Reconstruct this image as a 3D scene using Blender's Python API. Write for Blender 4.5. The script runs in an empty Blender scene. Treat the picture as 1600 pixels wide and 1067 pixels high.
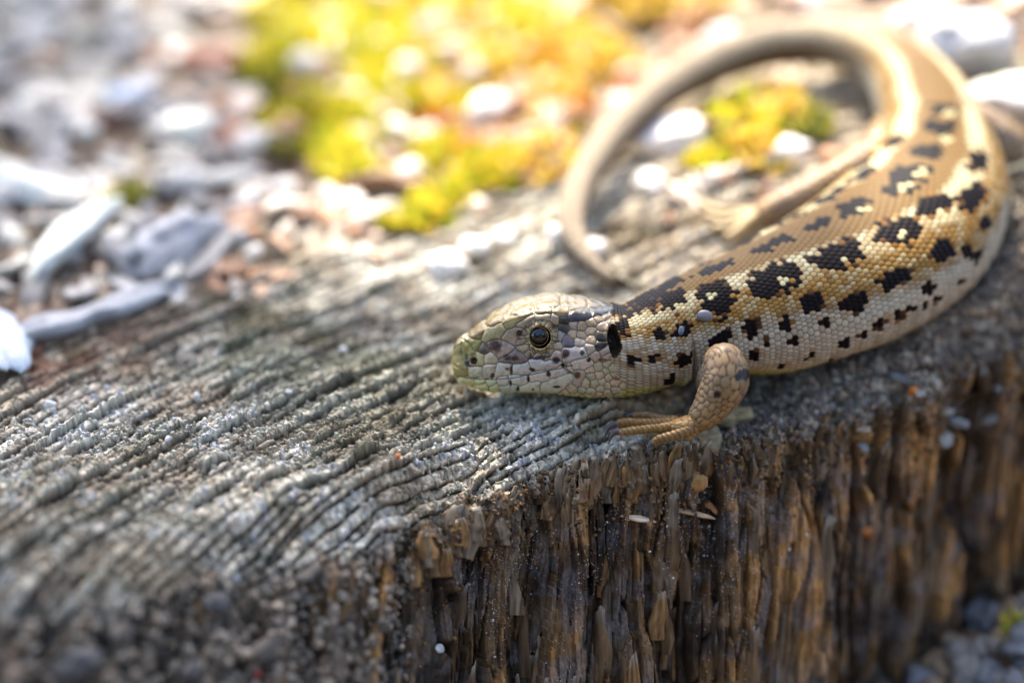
import bpy, math, random
import numpy as np
R = math.radians
# ------------------------------------------------------------------ camera, sky, sun, exposure
# All lengths below are millimetres; meshes are written in metres (real size: the animal is about 20 cm long).
S = 0.001
sc = bpy.context.scene
PITCH = R(30.0); DIST = 333.0; TANW = 0.40
CF = np.array([0, math.cos(PITCH), -math.sin(PITCH)]); CR = np.array([1.0, 0, 0]); CU = np.array([0, math.sin(PITCH), math.cos(PITCH)])
def ray(px, py):
    return CF + CR*((px-800)/1600*TANW) + CU*((533.5-py)/1600*TANW)
CAM = -DIST*ray(1010, 680)                      # the front foot stands at the origin
def P(px, py, d=0.0):                           # photo pixel + depth behind the foot -> point
    return CAM + (DIST+d)*ray(px, py)
def proj(V):
    r = np.asarray(V) - CAM
    dep = r@CF
    return 800+(r@CR)/dep*1600/TANW, 533.5-(r@CU)/dep*1600/TANW, dep-DIST
cam = bpy.data.cameras.new('camera'); camo = bpy.data.objects.new('camera', cam)
sc.collection.objects.link(camo); sc.camera = camo
camo.location = CAM*S; camo.rotation_euler = (math.pi/2-PITCH, 0, 0)
cam.sensor_width = 36; cam.lens = 90; cam.clip_start = 0.005; cam.clip_end = 100
cam.dof.use_dof = True; cam.dof.focus_distance = (DIST-1.2)*S; cam.dof.aperture_fstop = 5.0
cam.dof.aperture_blades = 0

SUN_EL, SUN_AZ = R(52), R(-14)                  # azimuth from +Y towards +X (light comes from behind, a little left)
w = bpy.data.worlds.new('World'); sc.world = w; w.use_nodes = True
nt = w.node_tree; bg = nt.nodes['Background']
sky = nt.nodes.new('ShaderNodeTexSky'); sky.sky_type = 'NISHITA'; sky.sun_disc = False
sky.sun_elevation = SUN_EL; sky.sun_rotation = SUN_AZ
sky.air_density = .75; sky.dust_density = 2.2; sky.ozone_density = .6
nt.links.new(sky.outputs[0], bg.inputs[0]); bg.inputs[1].default_value = 0.15
sl = bpy.data.lights.new('sun', 'SUN'); sl.energy = 2.6; sl.angle = R(0.53); sl.color = (1, 0.94, 0.84)
so = bpy.data.objects.new('sun', sl); sc.collection.objects.link(so)
sd = np.array([math.sin(SUN_AZ)*math.cos(SUN_EL), math.cos(SUN_AZ)*math.cos(SUN_EL), math.sin(SUN_EL)])
from mathutils import Vector, Matrix
so.rotation_euler = Vector(sd).to_track_quat('Z', 'Y').to_euler()
so.location = Vector(sd)*0.6
vs = sc.view_settings; vs.view_transform = 'Standard'; vs.look = 'None'; vs.gamma = 1.0; vs.use_curve_mapping = False
vs.exposure = 2.4

# ------------------------------------------------------------------ numeric helpers
def lin(*rgb):                                  # 0..255 sRGB -> linear
    c = np.array(rgb, float)/255
    return np.where(c <= .04045, c/12.92, ((c+.055)/1.055)**2.4)
def sstep(a, b, x):
    t = np.clip((np.asarray(x, float)-a)/(b-a), 0, 1); return t*t*(3-2*t)
def hsh(ix, iy, seed=0):
    h = (ix.astype(np.int64)*374761393 + iy.astype(np.int64)*668265263 + seed*974634757) & 0xffffffff
    h = ((h ^ (h >> 13))*1274126177) & 0xffffffff
    h = ((h ^ (h >> 15))*2246822519) & 0xffffffff
    return ((h ^ (h >> 16)) & 0xffffff)/float(0x1000000)
def vn(x, y, seed=0):                           # smooth value noise, -1..1
    x = np.asarray(x, float); y = np.asarray(y, float); x, y = np.broadcast_arrays(x, y)
    ix = np.floor(x).astype(np.int64); iy = np.floor(y).astype(np.int64)
    fx = x-ix; fy = y-iy; fx = fx*fx*fx*(fx*(fx*6-15)+10); fy = fy*fy*fy*(fy*(fy*6-15)+10)
    a = hsh(ix, iy, seed); b = hsh(ix+1, iy, seed); c = hsh(ix, iy+1, seed); d = hsh(ix+1, iy+1, seed)
    return ((a+(b-a)*fx)*(1-fy)+(c+(d-c)*fx)*fy)*2-1
def fbm(x, y, seed=0, o=4, g=.5):
    r = 0; amp = 1; t = 0
    for k in range(o):
        r = r+amp*vn(np.asarray(x)*2**k+17.3*k, np.asarray(y)*2**k-9.1*k, seed+k); t += amp; amp *= g
    return r/t
def cells(x, y, seed=0, jit=.85):               # F1, F2, id of a jittered grid
    x = np.asarray(x, float); y = np.asarray(y, float); x, y = np.broadcast_arrays(x, y)
    ix = np.floor(x).astype(np.int64); iy = np.floor(y).astype(np.int64)
    f1 = np.full(x.shape, 9.); f2 = np.full(x.shape, 9.); idd = np.zeros(x.shape)
    for dx in (-1, 0, 1):
        for dy in (-1, 0, 1):
            cx = ix+dx; cy = iy+dy
            px = cx+.5+(hsh(cx, cy, seed)-.5)*jit; py = cy+.5+(hsh(cx, cy, seed+7)-.5)*jit
            d = np.hypot(x-px, y-py); m = d < f1
            f2 = np.where(m, f1, np.minimum(f2, d)); idd = np.where(m, hsh(cx, cy, seed+13), idd); f1 = np.where(m, d, f1)
    return f1, f2, idd
def spl(x, xs, ys):                             # monotone-ish cubic Hermite through (xs, ys); ys may be vectors
    xs = np.asarray(xs, float); ys = np.asarray(ys, float); x = np.asarray(x, float)
    flat = ys.ndim == 1
    if flat: ys = ys[:, None]
    dx = np.diff(xs)[:, None]; sl_ = np.diff(ys, axis=0)/dx
    m = np.empty_like(ys); m[0] = sl_[0]; m[-1] = sl_[-1]
    m[1:-1] = (sl_[:-1]*dx[1:]+sl_[1:]*dx[:-1])/(dx[1:]+dx[:-1])
    i = np.clip(np.searchsorted(xs, x, side='right')-1, 0, len(xs)-2)
    h = dx[i]; t = ((x-xs[i])[..., None])/h; t = np.clip(t, 0, 1)
    r = (2*t**3-3*t*t+1)*ys[i]+(t**3-2*t*t+t)*h*m[i]+(-2*t**3+3*t*t)*ys[i+1]+(t**3-t*t)*h*m[i+1]
    return r[..., 0] if flat else r
def grid_faces(nr, nc, wrap=False, base=0):
    r = np.arange(nr-1)[:, None]; c = np.arange(nc if wrap else nc-1)[None, :]
    c2 = (c+1) % nc
    F = np.stack([r*nc+c, r*nc+c2, (r+1)*nc+c2, (r+1)*nc+c], -1).reshape(-1, 4)
    return F+base
def grid_normals(G, wrap=False):
    du = np.gradient(G, axis=0)
    if wrap:
        dv = (np.roll(G, -1, 1)-np.roll(G, 1, 1))/2
    else:
        dv = np.gradient(G, axis=1)
    n = np.cross(du, dv); l = np.linalg.norm(n, axis=-1, keepdims=True)
    return n/np.maximum(l, 1e-12)

# ------------------------------------------------------------------ mesh / object helpers
COL = sc.collection
def mesh(name, V, F, col=None, mat=None, smooth=True, attrs=None):
    V = np.asarray(V, float)*S
    me = bpy.data.meshes.new(name)
    if isinstance(F, np.ndarray):
        n, k = F.shape
        me.vertices.add(len(V)); me.vertices.foreach_set('co', V.astype(np.float32).ravel())
        me.loops.add(n*k); me.loops.foreach_set('vertex_index', F.astype(np.int32).ravel())
        me.polygons.add(n); me.polygons.foreach_set('loop_start', (np.arange(n)*k).astype(np.int32))
        me.update(calc_edges=True); me.validate()
    else:
        me.from_pydata(V.tolist(), [], [list(map(int, f)) for f in F]); me.update()
    me.polygons.foreach_set('use_smooth', np.full(len(me.polygons), smooth))
    if col is not None:
        a = me.color_attributes.new('Col', 'FLOAT_COLOR', 'POINT')
        c4 = np.ones((len(V), 4), np.float32); c4[:, :3] = col; a.data.foreach_set('color', c4.ravel())
    for k_, v_ in (attrs or {}).items():
        a = me.attributes.new(k_, 'FLOAT', 'POINT'); a.data.foreach_set('value', np.asarray(v_, np.float32))
    if mat: me.materials.append(mat)
    return me
def link(name, data, loc=(0, 0, 0), parent=None, rot=None, scale=None):
    o = bpy.data.objects.new(name, data); COL.objects.link(o)
    o.location = Vector(loc)*S
    if rot is not None: o.rotation_euler = rot
    if scale is not None: o.scale = scale
    if parent is not None: o.parent = parent
    return o
def tag(o, label=None, cat=None, group=None, kind=None):
    if label: o['label'] = label
    if cat: o['category'] = cat
    if group: o['group'] = group
    if kind: o['kind'] = kind
    return o
def material(name, rough=.6, color=None, spec=.4, noise=None, bump=None, extra=None, stretch=None):
    """Principled; base colour from the 'Col' point attribute (or a colour) broken up by object-space noise."""
    m = bpy.data.materials.new(name); m.use_nodes = True; t = m.node_tree; b = t.nodes['Principled BSDF']
    b.inputs['Roughness'].default_value = rough; b.inputs['Specular IOR Level'].default_value = spec
    if color is None:
        a = t.nodes.new('ShaderNodeAttribute'); a.attribute_name = 'Col'; out = a.outputs['Color']
    else:
        a = t.nodes.new('ShaderNodeRGB'); a.outputs[0].default_value = (*color, 1); out = a.outputs[0]
    tc = t.nodes.new('ShaderNodeTexCoord'); vec = tc.outputs['Object']
    if stretch:
        mp = t.nodes.new('ShaderNodeMapping'); mp.inputs['Scale'].default_value = stretch; t.links.new(vec, mp.inputs['Vector']); vec = mp.outputs[0]
    if noise:
        n = t.nodes.new('ShaderNodeTexNoise'); n.inputs['Scale'].default_value = noise[0]; n.inputs['Detail'].default_value = 5
        n.inputs['Roughness'].default_value = .65
        t.links.new(vec, n.inputs['Vector'])
        mr = t.nodes.new('ShaderNodeMapRange'); mr.inputs['From Min'].default_value = .25; mr.inputs['From Max'].default_value = .75
        mr.inputs['To Min'].default_value = 1-noise[1]; mr.inputs['To Max'].default_value = 1+noise[1]
        t.links.new(n.outputs['Fac'], mr.inputs['Value'])
        mx = t.nodes.new('ShaderNodeVectorMath'); mx.operation = 'SCALE'
        t.links.new(out, mx.inputs[0]); t.links.new(mr.outputs[0], mx.inputs['Scale']); out = mx.outputs[0]
    t.links.new(out, b.inputs['Base Color'])
    if bump:
        n = t.nodes.new('ShaderNodeTexNoise'); n.inputs['Scale'].default_value = bump[0]; n.inputs['Detail'].default_value = 6
        n.inputs['Roughness'].default_value = .6
        t.links.new(vec, n.inputs['Vector'])
        bp = t.nodes.new('ShaderNodeBump'); bp.inputs['Strength'].default_value = bump[1]; bp.inputs['Distance'].default_value = bump[2]*S
        t.links.new(n.outputs['Fac'], bp.inputs['Height']); t.links.new(bp.outputs[0], b.inputs['Normal'])
    if extra: extra(t, b)
    return m
# ------------------------------------------------------------------ terrain: height of the stump top, its front edge and face
EX = [-200, -120, -77, -56, -34, -26, -15, -1, 10, 25, 53, 110, 200]
EY = [-80, -60, -38, -27, -16, -9, -4.8, -.8, 2.0, 8.0, 22, 46, 80]
EZ = [-3, -3, -3.5, -4.5, -6.5, -6.2, -4.3, -1.9, -2.0, -2.6, -1.5, -3, -5]
FX = [-200, -80, -50, -34, -20, 0, 15, 30, 60, 200]
FF = [1.2, 1.2, 1.1, .9, .6, .52, .42, .25, .15, .15]
def edge(x): return spl(x, EX, EY), spl(x, EX, EZ)
def top_in(x, y):
    x = np.asarray(x, float); y = np.asarray(y, float)
    r = sstep(-35, 20, x)
    base = (.05+.14*r)*60*np.tanh(np.maximum(y, 0)/60) + .15*30*np.log1p(np.exp((x-3)/6))/5*np.where(x > 90, 1, 1)
    u = np.clip(((x-8)*37+(y-10)*24)/(37*37+24*24), 0, 1); dd = np.hypot(x-8-37*u, y-10-24*u)     # hollow under the animal's belly
    return base+.6*fbm(x/30, y/30, 3, 2)-5.2*sstep(14, 4.5, dd)
def Zt(x, y):                                    # smooth stump top without grain
    ye, ze = edge(np.asarray(x, float))
    return ze+(top_in(x, y)-ze)*sstep(-1, 8, np.asarray(y, float)-ye)
def ground_hit(px, py, lift=0.0):
    r = ray(px, py); t = np.linspace(DIST-90, DIST+420, 4000)
    Q = CAM+t[:, None]*r
    k = np.argmax(Q[:, 2] < Zt(Q[:, 0], Q[:, 1])+lift)
    return Q[k]
# ------------------------------------------------------------------ stump surface: eroded growth rings on top, split fibres on the face
RC = np.array([69.0, -124.0])                     # centre of the growth rings
rg = np.random.RandomState(5)
ring_pos = 60+np.r_[0, np.cumsum(rg.uniform(.8, 1.9, 360))]
ring_amp = rg.uniform(.35, 1.1, 420); ring_w = rg.uniform(.25, .45, 420)
def rings(x, y):
    dx, dy = x-RC[0], y-RC[1]; rho = np.hypot(dx, dy); tau = np.arctan2(dy, dx)*150
    rho = rho+.8*vn(x/26, y/26, 51)+.10*vn(x/4.5, y/4.5, 52)
    u = np.interp(rho, ring_pos, np.arange(len(ring_pos))); i = np.floor(u).astype(int); f = u-i
    return rho, tau, i, f
def top_relief(x, y):
    rho, tau, i, f = rings(x, y)
    a = ring_amp[np.clip(i, 0, 419)]; wv = ring_w[np.clip(i, 0, 419)]
    al = np.clip(.85+.5*vn(tau/12, i*3.7, 53)+.25*vn(tau/2.2, i*5.1, 54), .15, 1.5)   # ridges come and go along the ring
    ridge = sstep(.04, wv, f)*sstep(1.0, .90, f)
    # comb of fibre ends across each ridge
    _, f2, cid = cells(tau/.62, rho/.5, 55); f1 = _
    comb = (cid-.5)*.34+.30*(np.minimum(f2-f1, .4)-.25)
    _a, _b, cid2 = cells(tau/1.7, rho/.95, 57)
    chunk = (cid2-.5)*.5
    lump = .8*fbm(x/13, y/13, 58, 2)+.12*vn(x/2.3, y/2.3, 59)
    soft = sstep(.15, .5, fbm(x/16+4, y/16, 60, 2))                                 # rotten, crumbly patches
    rough_ = sstep(3, 13, x)*sstep(45, 32, y)
    chunk = chunk*(1+1.3*rough_)+.9*rough_*(cells(x/2.3+.2*vn(x, y, 61), y/2.8, 62)[2]-.5)
    bu = tau/(2.6+2.2*hsh(i, i*0+3, 64))+9*hsh(i, i*0, 63)+.15*vn(rho*2, tau, 65); bk = np.floor(bu); bf = bu-bk
    hbk = hsh(bk.astype(int), i, 66)
    brick = (hbk-.5)*.95*ridge-.7*sstep(.10, .0, np.minimum(bf, 1-bf))*(hbk > .3)*ridge
    h = brick+1.7*a*al*ridge*(1-.45*soft)*(1-.75*rough_)+comb*(.35+.65*ridge)*.85+chunk*(.35+.55*soft)+lump
    h = h-1.1*np.exp(-(((x+3)/7)**2+((y-.5)/4)**2))
    return h-.7, ridge*np.clip(al, 0, 1), i, f, tau, rho, cid, soft
def face_relief(x, q):
    xw = x+.9*vn(x/9, q/14, 71)+.35*vn(x/3, q/6, 72)
    _, _, c1 = cells(xw/4.3, q/24+.13*x, 73, .95)
    b1, b2, c2 = cells(xw/1.35, q/11+.21*x, 74, .95)
    d1_, d2_, c3 = cells(xw/.42, q/5.5, 75, .9)
    crack = sstep(.16, .0, b2-b1)*sstep(-.1, .35, vn(xw/2.6, q/9, 76))
    h = (c1-.5)*4.2+(c2-.5)*2.0+(c3-.5)*.5-2.4*crack+.8*fbm(x/8, q/20, 77, 3)+.14*vn(x/.30, q/1.6, 78)+.55*fbm(x/2.2, q/3.0, 79, 3)*sstep(-.2, .5, fbm(x/7, q/7, 80, 2))
    return h, c1, c2, c3, crack
xs = np.r_[np.linspace(-190, -88, 130, endpoint=False), np.arange(-88, 62, .165), np.linspace(62, 170, 120)]
vt = np.r_[np.linspace(210, 70, 60, endpoint=False), np.linspace(70, 34, 110, endpoint=False), np.linspace(34, 0, 200)]   # distance behind the edge
vq = np.r_[np.arange(.15, 44, .185), np.linspace(44.3, 70, 40)]                                                             # distance below it
ye, ze = edge(xs); fl_ = spl(xs, FX, FF)
jag = 1.2*vn(xs/2.6, 0*xs, 81)+2.2*vn(xs/9, 0*xs, 83)
def stump_base():
    Xt = xs[None]+0*vt[:, None]; Yt = ye[None]+vt[:, None]+jag[None]*sstep(9, 0, vt)[:, None]
    Zt_ = Zt(Xt, Yt-jag[None]*sstep(9, 0, vt)[:, None])
    Xf = xs[None]+0*vq[:, None]; Yf = ye[None]-fl_[None]*vq[:, None]+jag[None]*sstep(9, 0, vq)[:, None]; Zf = ze[None]-vq[:, None]
    Z_ = np.concatenate([Zt_, Zf]); return np.stack([np.concatenate([Xt, Xf]), np.concatenate([Yt, Yf]), Z_], -1)
SB = stump_base(); nT = len(vt); NRs, NCs = SB.shape[:2]
SBn = grid_normals(SB); 
if SBn[10, 600, 2] < 0: SBn = -SBn
# soften normals across the edge
for _ in range(6):
    k0, k1 = nT-25, nT+25; SBn[k0:k1] = (SBn[k0-1:k1-1]+SBn[k0:k1]+SBn[k0+1:k1+1])/3
SBn /= np.linalg.norm(SBn, axis=-1, keepdims=True)
X_, Y_ = SB[..., 0], SB[..., 1]
q_ = np.r_[-vt, vq][:, None]+0*xs[None]            # <0 top, >0 face
ht, rdg, ri, rf, tau_, rho_, cid_, soft_ = top_relief(X_, Y_)
hf, c1_, c2_, c3_, crk = face_relief(X_, np.maximum(q_, -6)+3*vn(X_/2.0, 0*X_, 85))
wf = sstep(-1.8, 2.2, q_+1.3*vn(X_/1.6, q_/3, 86))
crumb = sstep(-34, -52, X_)*sstep(-2, 6, q_)        # the near left slope is crumbs rather than clean fibres
ca, cb, cc_ = cells(X_/1.9, q_/1.5, 88); hcr = (cc_-.5)*2.6+1.1*(.5-ca)+.7*fbm(X_/.9, q_/.9, 89, 2)
disp = ht*(1-wf)+(hf*(1-crumb)+hcr*crumb)*wf
SV = SB+SBn*disp[..., None]
# colours of the wood, with shade painted into grooves, gaps and cracks: bleached ridges, brown early wood, green algae, ochre fresh fibres, dark rot
n1 = fbm(X_/13, Y_/13, 91, 3); n2 = fbm(X_/4, Y_/4, 92, 3); nf = hsh((tau_/.5).astype(int), ri, 93)
c_ridge = lin(222, 212, 188); c_early_shaded = lin(50, 39, 24); c_dark = lin(54, 44, 30)
ct = c_early_shaded+(c_ridge-c_early_shaded)*np.clip(rdg+.25*(cid_-.5), 0, 1)[..., None]
ct = ct*(.68+.62*cid_[..., None])*(1-.55*sstep(.30, .06, rf)*(1-soft_))[..., None]  # ring grooves darkened: their shade is painted into the colour
wm = sstep(-18, 4, X_+.5*Y_*0)*sstep(-6, 6, q_*-1); ct = ct*(1-.25*wm[..., None])+lin(186, 150, 104)*.25*wm[..., None]*(.6+.8*rdg[..., None])
alg = sstep(.05, .6, .7*fbm(X_/9+2, Y_/9+7, 94, 3)-.1+.6*np.exp(-(((X_+45)/16)**2+((Y_-14)/12)**2)))[..., None]
ct = ct*(1-.42*alg)+lin(92, 96, 50)*(.8+.9*cid_[..., None]-.3)*.42*alg
brn = sstep(-.15, .45, fbm(X_/12+9, Y_/9, 191, 3))[..., None]; ct = ct*(1-.5*brn)+lin(138, 108, 64)*(.22+.85*np.clip(rdg, 0, 1)+.3*(cid_-.5))[..., None]*.5*brn
earth = (sstep(-52, -70, X_-.55*(Y_-22))*sstep(6, 20, Y_)*sstep(-.35, .3, n2+.4))[..., None]; ct = ct*(1-.75*earth)+lin(92, 66, 48)*(.6+.8*cid_[..., None])*.75*earth
oli = sstep(.1, .6, .8*fbm(X_/6+3, Y_/5+1, 194, 3)+.75*np.exp(-(((X_+36)/22)**2+((Y_-14)/16)**2)))[..., None]; ct = ct*(1-.5*oli)+lin(84, 80, 44)*(.25+.9*np.clip(rdg, 0, 1)+.5*(cid_-.5))[..., None]*.5*oli
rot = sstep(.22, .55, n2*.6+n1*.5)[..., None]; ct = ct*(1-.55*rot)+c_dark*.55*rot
red = (np.exp(-(((X_+88)/14)**2+((Y_-18)/10)**2))*sstep(-.1, .4, n2))[..., None]; ct = ct*(1-.6*red)+lin(120, 66, 44)*.6*red
ocf, brf, gyf, gap_shade = lin(166, 122, 70), lin(112, 86, 56), lin(140, 130, 114), lin(34, 28, 24)
t2 = np.clip(c2_+.35*vn(X_/1.1, q_/9, 95), 0, 1)[..., None]
cf = brf*(1-sstep(.45, .9, t2))+ocf*sstep(.45, .9, t2)
cf = cf*(1-.75*sstep(.62, .2, c1_+.3*vn(X_/2.2, q_/12, 96)))[..., None]+gap_shade*(.75*sstep(.62, .2, c1_+.3*vn(X_/2.2, q_/12, 96)))[..., None]  # deep-set plates go near black: gap shade painted into the colour
gs = sstep(-.05, .4, fbm(X_/2.2, q_/4, 97, 4))[..., None]; cf = cf*(1-.32*gs)+gyf*.32*gs
cf = cf*(.7+.55*c3_[..., None]); cf = cf*(1-.75*crk[..., None])  # crack shade painted in as darker colour
mot = sstep(.0, .38, fbm(X_/4.5+7, q_/6, 198, 4))[..., None]; cf = cf*(1-.68*mot)+lin(40, 35, 33)*(.6+.9*c3_[..., None])*.68*mot
dus = sstep(.12, .45, fbm(X_/2.6, q_/3.2, 199, 4))[..., None]; cf = cf*(1-.42*dus)+lin(126, 122, 120)*(.4+.9*hsh((X_*5).astype(int), (q_*5).astype(int), 9)[..., None])*.42*dus
ccr = lin(150, 134, 112)*(.12+1.1*cc_[..., None]**1.6)
cf = cf*(1-crumb[..., None])+ccr*crumb[..., None]
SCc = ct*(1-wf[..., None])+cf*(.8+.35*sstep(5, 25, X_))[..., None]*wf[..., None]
M_WOOD = material('weathered_wood', .8, spec=.16, noise=(1500, .55), bump=(1900, .9, .22), stretch=(1, 1, .14))
stump = link('tree_stump', None, (0, 0, -50)); stump.empty_display_size = .02
tag(stump, 'old grey tree stump with eroded growth rings and a split brown fibrous face', 'tree stump')
OFF = np.array([0, 0, 50.0])
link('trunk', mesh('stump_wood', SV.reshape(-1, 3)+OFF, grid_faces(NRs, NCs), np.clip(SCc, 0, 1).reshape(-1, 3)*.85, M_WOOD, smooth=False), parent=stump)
def stump_at(x, v):                                # displaced surface point, normal and colour at column x and row coordinate v (<0 top, >0 face)
    j = np.searchsorted(xs, x).clip(0, NCs-1); i = np.searchsorted(np.r_[-vt, vq], v).clip(0, NRs-1)
    return SV[i, j], SBn[i, j], SCc[i, j]

# ---- slivers: pointed wood fibre bundles, each its own part
def sliver(L, wd, tk, seed, nl=22, nc=14, blunt=.3):
    r = np.random.RandomState(seed); t = np.linspace(0, 1, nl)[:, None]; a = np.linspace(0, 2*np.pi, nc, endpoint=False)[None]
    sk = r.uniform(-.7, .7)                            # slanted break
    tip = 1-blunt*(.5+.5*np.cos(a+r.rand()*6))*r.uniform(.4, 1)-.10*(r.rand(1, nc))
    tt_ = np.minimum(t, tip)
    prof = (.82+.18*np.sin(np.pi*np.clip(t*1.3, 0, 1)))*(1-.35*sstep(.55, 1, t)+.12*vn(t*5+seed, 0*t, seed))
    sq = (np.abs(np.cos(a))**3.2+np.abs(np.sin(a))**3.2)**(-1/3.2)
    flute = 1+.20*vn(a*2.2+seed*3+0*t, t*2.2+0*a, seed+1)+.10*vn(a*5+0*t, t*3+0*a, seed+2)
    x = wd/2*prof*sq*np.cos(a)*flute; y = tk/2*prof*sq*np.sin(a)*flute; z = L*tt_+.03*L*(r.rand(nl, nc)-.5)*(t > .7)
    x = x+.16*wd*np.sin(t*3+r.rand()*6)+.10*wd*vn(t*4+seed, 0*t, seed+3); y = y+.3*tk*(t-.3)**2*r.uniform(-1, .6)
    V = np.stack([x, y, z], -1).reshape(-1, 3); F = [list(f) for f in grid_faces(nl, nc, True)]+[[(nl-1)*nc+k for k in range(nc)]]
    g = .5+.5*np.clip(vn(a*3.5+seed+0*t, t*1.1+0*a, seed+6)+.5*vn(a*7+0*t, t*6+0*a, seed+7), -1, 1)
    return V, F, g.ravel(), (t+0*a).ravel()
def basis(zdir, xdir):
    z = np.array(zdir, float); z /= np.linalg.norm(z); x = np.array(xdir, float); x -= z*(x@z); x /= np.linalg.norm(x); y = np.cross(z, x)
    return np.stack([x, y, z])                     # rows
SLIV = []
tones = [lin(140, 104, 62), lin(122, 96, 66), lin(108, 84, 56), lin(118, 102, 80), lin(92, 72, 50), lin(136, 108, 74)]
for k in range(30):
    V, F, g, t = sliver(1.0*7, 1.9, 1.2, k, blunt=(.18, .3, .45)[k % 3])
    c = tones[k % 6][None]*(.35+1.0*g[:, None]); top = sstep(.72, .95, t)[:, None]; c = c*(1-.6*top)+lin(196, 182, 158)*(.6+.5*g[:, None])*.6*top
    SLIV.append(mesh('wood_sliver', V, F, np.clip(c, 0, 1)*.8, M_WOOD, smooth=True))
rs = np.random.RandomState(17)
def put_sliver(p, zdir, xdir, sc_, name, parent, k=None):
    o = link(name, SLIV[rs.randint(30) if k is None else k], np.array(p)+OFF, parent)
    m = basis(zdir, xdir); M = Matrix(((m[0][0]*sc_[0], m[1][0]*sc_[1], m[2][0]*sc_[2]), (m[0][1]*sc_[0], m[1][1]*sc_[1], m[2][1]*sc_[2]), (m[0][2]*sc_[0], m[1][2]*sc_[1], m[2][2]*sc_[2]))).to_4x4()
    M.translation = (Vector(np.array(p)+OFF))*S; o.matrix_local = M
    return o
FUP = lambda x: np.array([0, float(np.interp(x, FX, FF)), 1.0])   # fibre direction at the face
for n in range(150):                                # along the broken rim
    x = rs.uniform(-40, 56) if n < 115 else rs.uniform(-30, 12); v = rs.uniform(-1.0, 3.2)
    p, nn_, _ = stump_at(x, v); sc_ = rs.uniform(.45, 1.15); zd = FUP(x)+rs.normal(0, .16, 3)
    ln = rs.uniform(.35, .75)
    put_sliver(p-np.array(FUP(x))*ln*7*.72, zd, [1, rs.normal(0, .5), 0], (sc_*rs.uniform(.6, 1.2), sc_*rs.uniform(.5, 1), ln), 'splinter', stump)
for n in range(34):                                # ragged upright tongues of pale wood on the rim
    x = rs.uniform(-33, 9); v = rs.uniform(-.5, 2.0); p, nn_, _ = stump_at(x, v); sc_ = rs.uniform(.8, 1.5); ln = rs.uniform(.55, 1.0)
    put_sliver(p-np.array(FUP(x))*ln*7*.66, FUP(x)+rs.normal(0, .14, 3)+np.array([.15, 0, 0]), [.8, .6, 0], (sc_, sc_*rs.uniform(.45, .8), ln), 'splinter', stump, [0, 3, 5, 9, 11, 15, 17, 21][n % 8])
for n in range(80):                                # plates standing off the face
    x = rs.uniform(-36, 20) if n < 58 else rs.uniform(15, 58); v = rs.uniform(3, 34)
    p, nn_, _ = stump_at(x, v); sc_ = rs.uniform(.5, 1.3); zd = FUP(x)+rs.normal(0, .05, 3)+nn_*rs.uniform(.02, .14)
    ln = rs.uniform(.7, 1.9)
    put_sliver(p-np.array(FUP(x))*ln*5.0-nn_*.75, zd, [1, rs.normal(0, .25), 0], (sc_, sc_*rs.uniform(.4, .9), ln), 'splinter', stump)
# ---- countless fibre ends on the ridges and crumbs on the face: one part each
def many(n, sampler, name, smooth=False):
    VV, FF_, CC = [], [], []; b = 0
    for q in range(n):
        r = sampler(q)
        if r is None: continue
        V, F, c = r; VV.append(V); FF_.append(F+b); CC.append(c); b += len(V)
    o = link(name, mesh(name, np.concatenate(VV)+OFF, np.concatenate(FF_), np.clip(np.concatenate(CC), 0, 1), M_WOOD, smooth=smooth), parent=stump)
    o['kind'] = 'stuff'; return o
boxF = np.array([[0, 1, 2, 3], [4, 7, 6, 5], [0, 4, 5, 1], [1, 5, 6, 2], [2, 6, 7, 3], [3, 7, 4, 0]])
def chipbox(p, B, dims, taper, c):
    a, b, L = dims; tx, ty = taper
    V = np.array([[-a, -b, 0], [a, -b, 0], [a, b, 0], [-a, b, 0], [-a*tx, -b*ty, L*rs.uniform(.8, 1.15)], [a*tx, -b*ty, L*rs.uniform(.8, 1.15)], [a*tx, b*ty, L*rs.uniform(.8, 1.15)], [-a*tx, b*ty, L*rs.uniform(.8, 1.15)]])
    return V@B+p, boxF, np.tile(c, (8, 1))*np.r_[[.9]*4, [1.05]*4][:, None]
rowc = np.r_[-vt, vq]
i_top = (np.where((rowc > -55) & (rowc < 1.5))[0]); cand = rs.randint(0, NCs-260, 60000)+130; candi = i_top[rs.randint(0, len(i_top), 60000)]
pr = rdg[candi, cand]; ok = np.where((pr > .35) & (rs.rand(60000) < pr))[0][:13000]
def fib(q):
    i, j = candi[ok[q]], cand[ok[q]]; p = SV[i, j]; c = SCc[i, j]
    dx, dy = p[0]-RC[0], p[1]-RC[1]; rad = np.array([dx, dy, 0])/math.hypot(dx, dy); tan = np.array([-rad[1], rad[0], 0])
    zd = np.array([-.1, .25, 1.0])+rs.normal(0, .12, 3)
    s_ = rs.uniform(.6, 1.4)
    return chipbox(p-np.array([0, 0, .35]), basis(zd, tan), (.13*s_, .30*s_, rs.uniform(.45, .8)), (rs.uniform(.6, 1), rs.uniform(.5, 1)), np.minimum(c*rs.uniform(.7, 1.15), .45)*.75)
many(len(ok), fib, 'ring_fibres')
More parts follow.
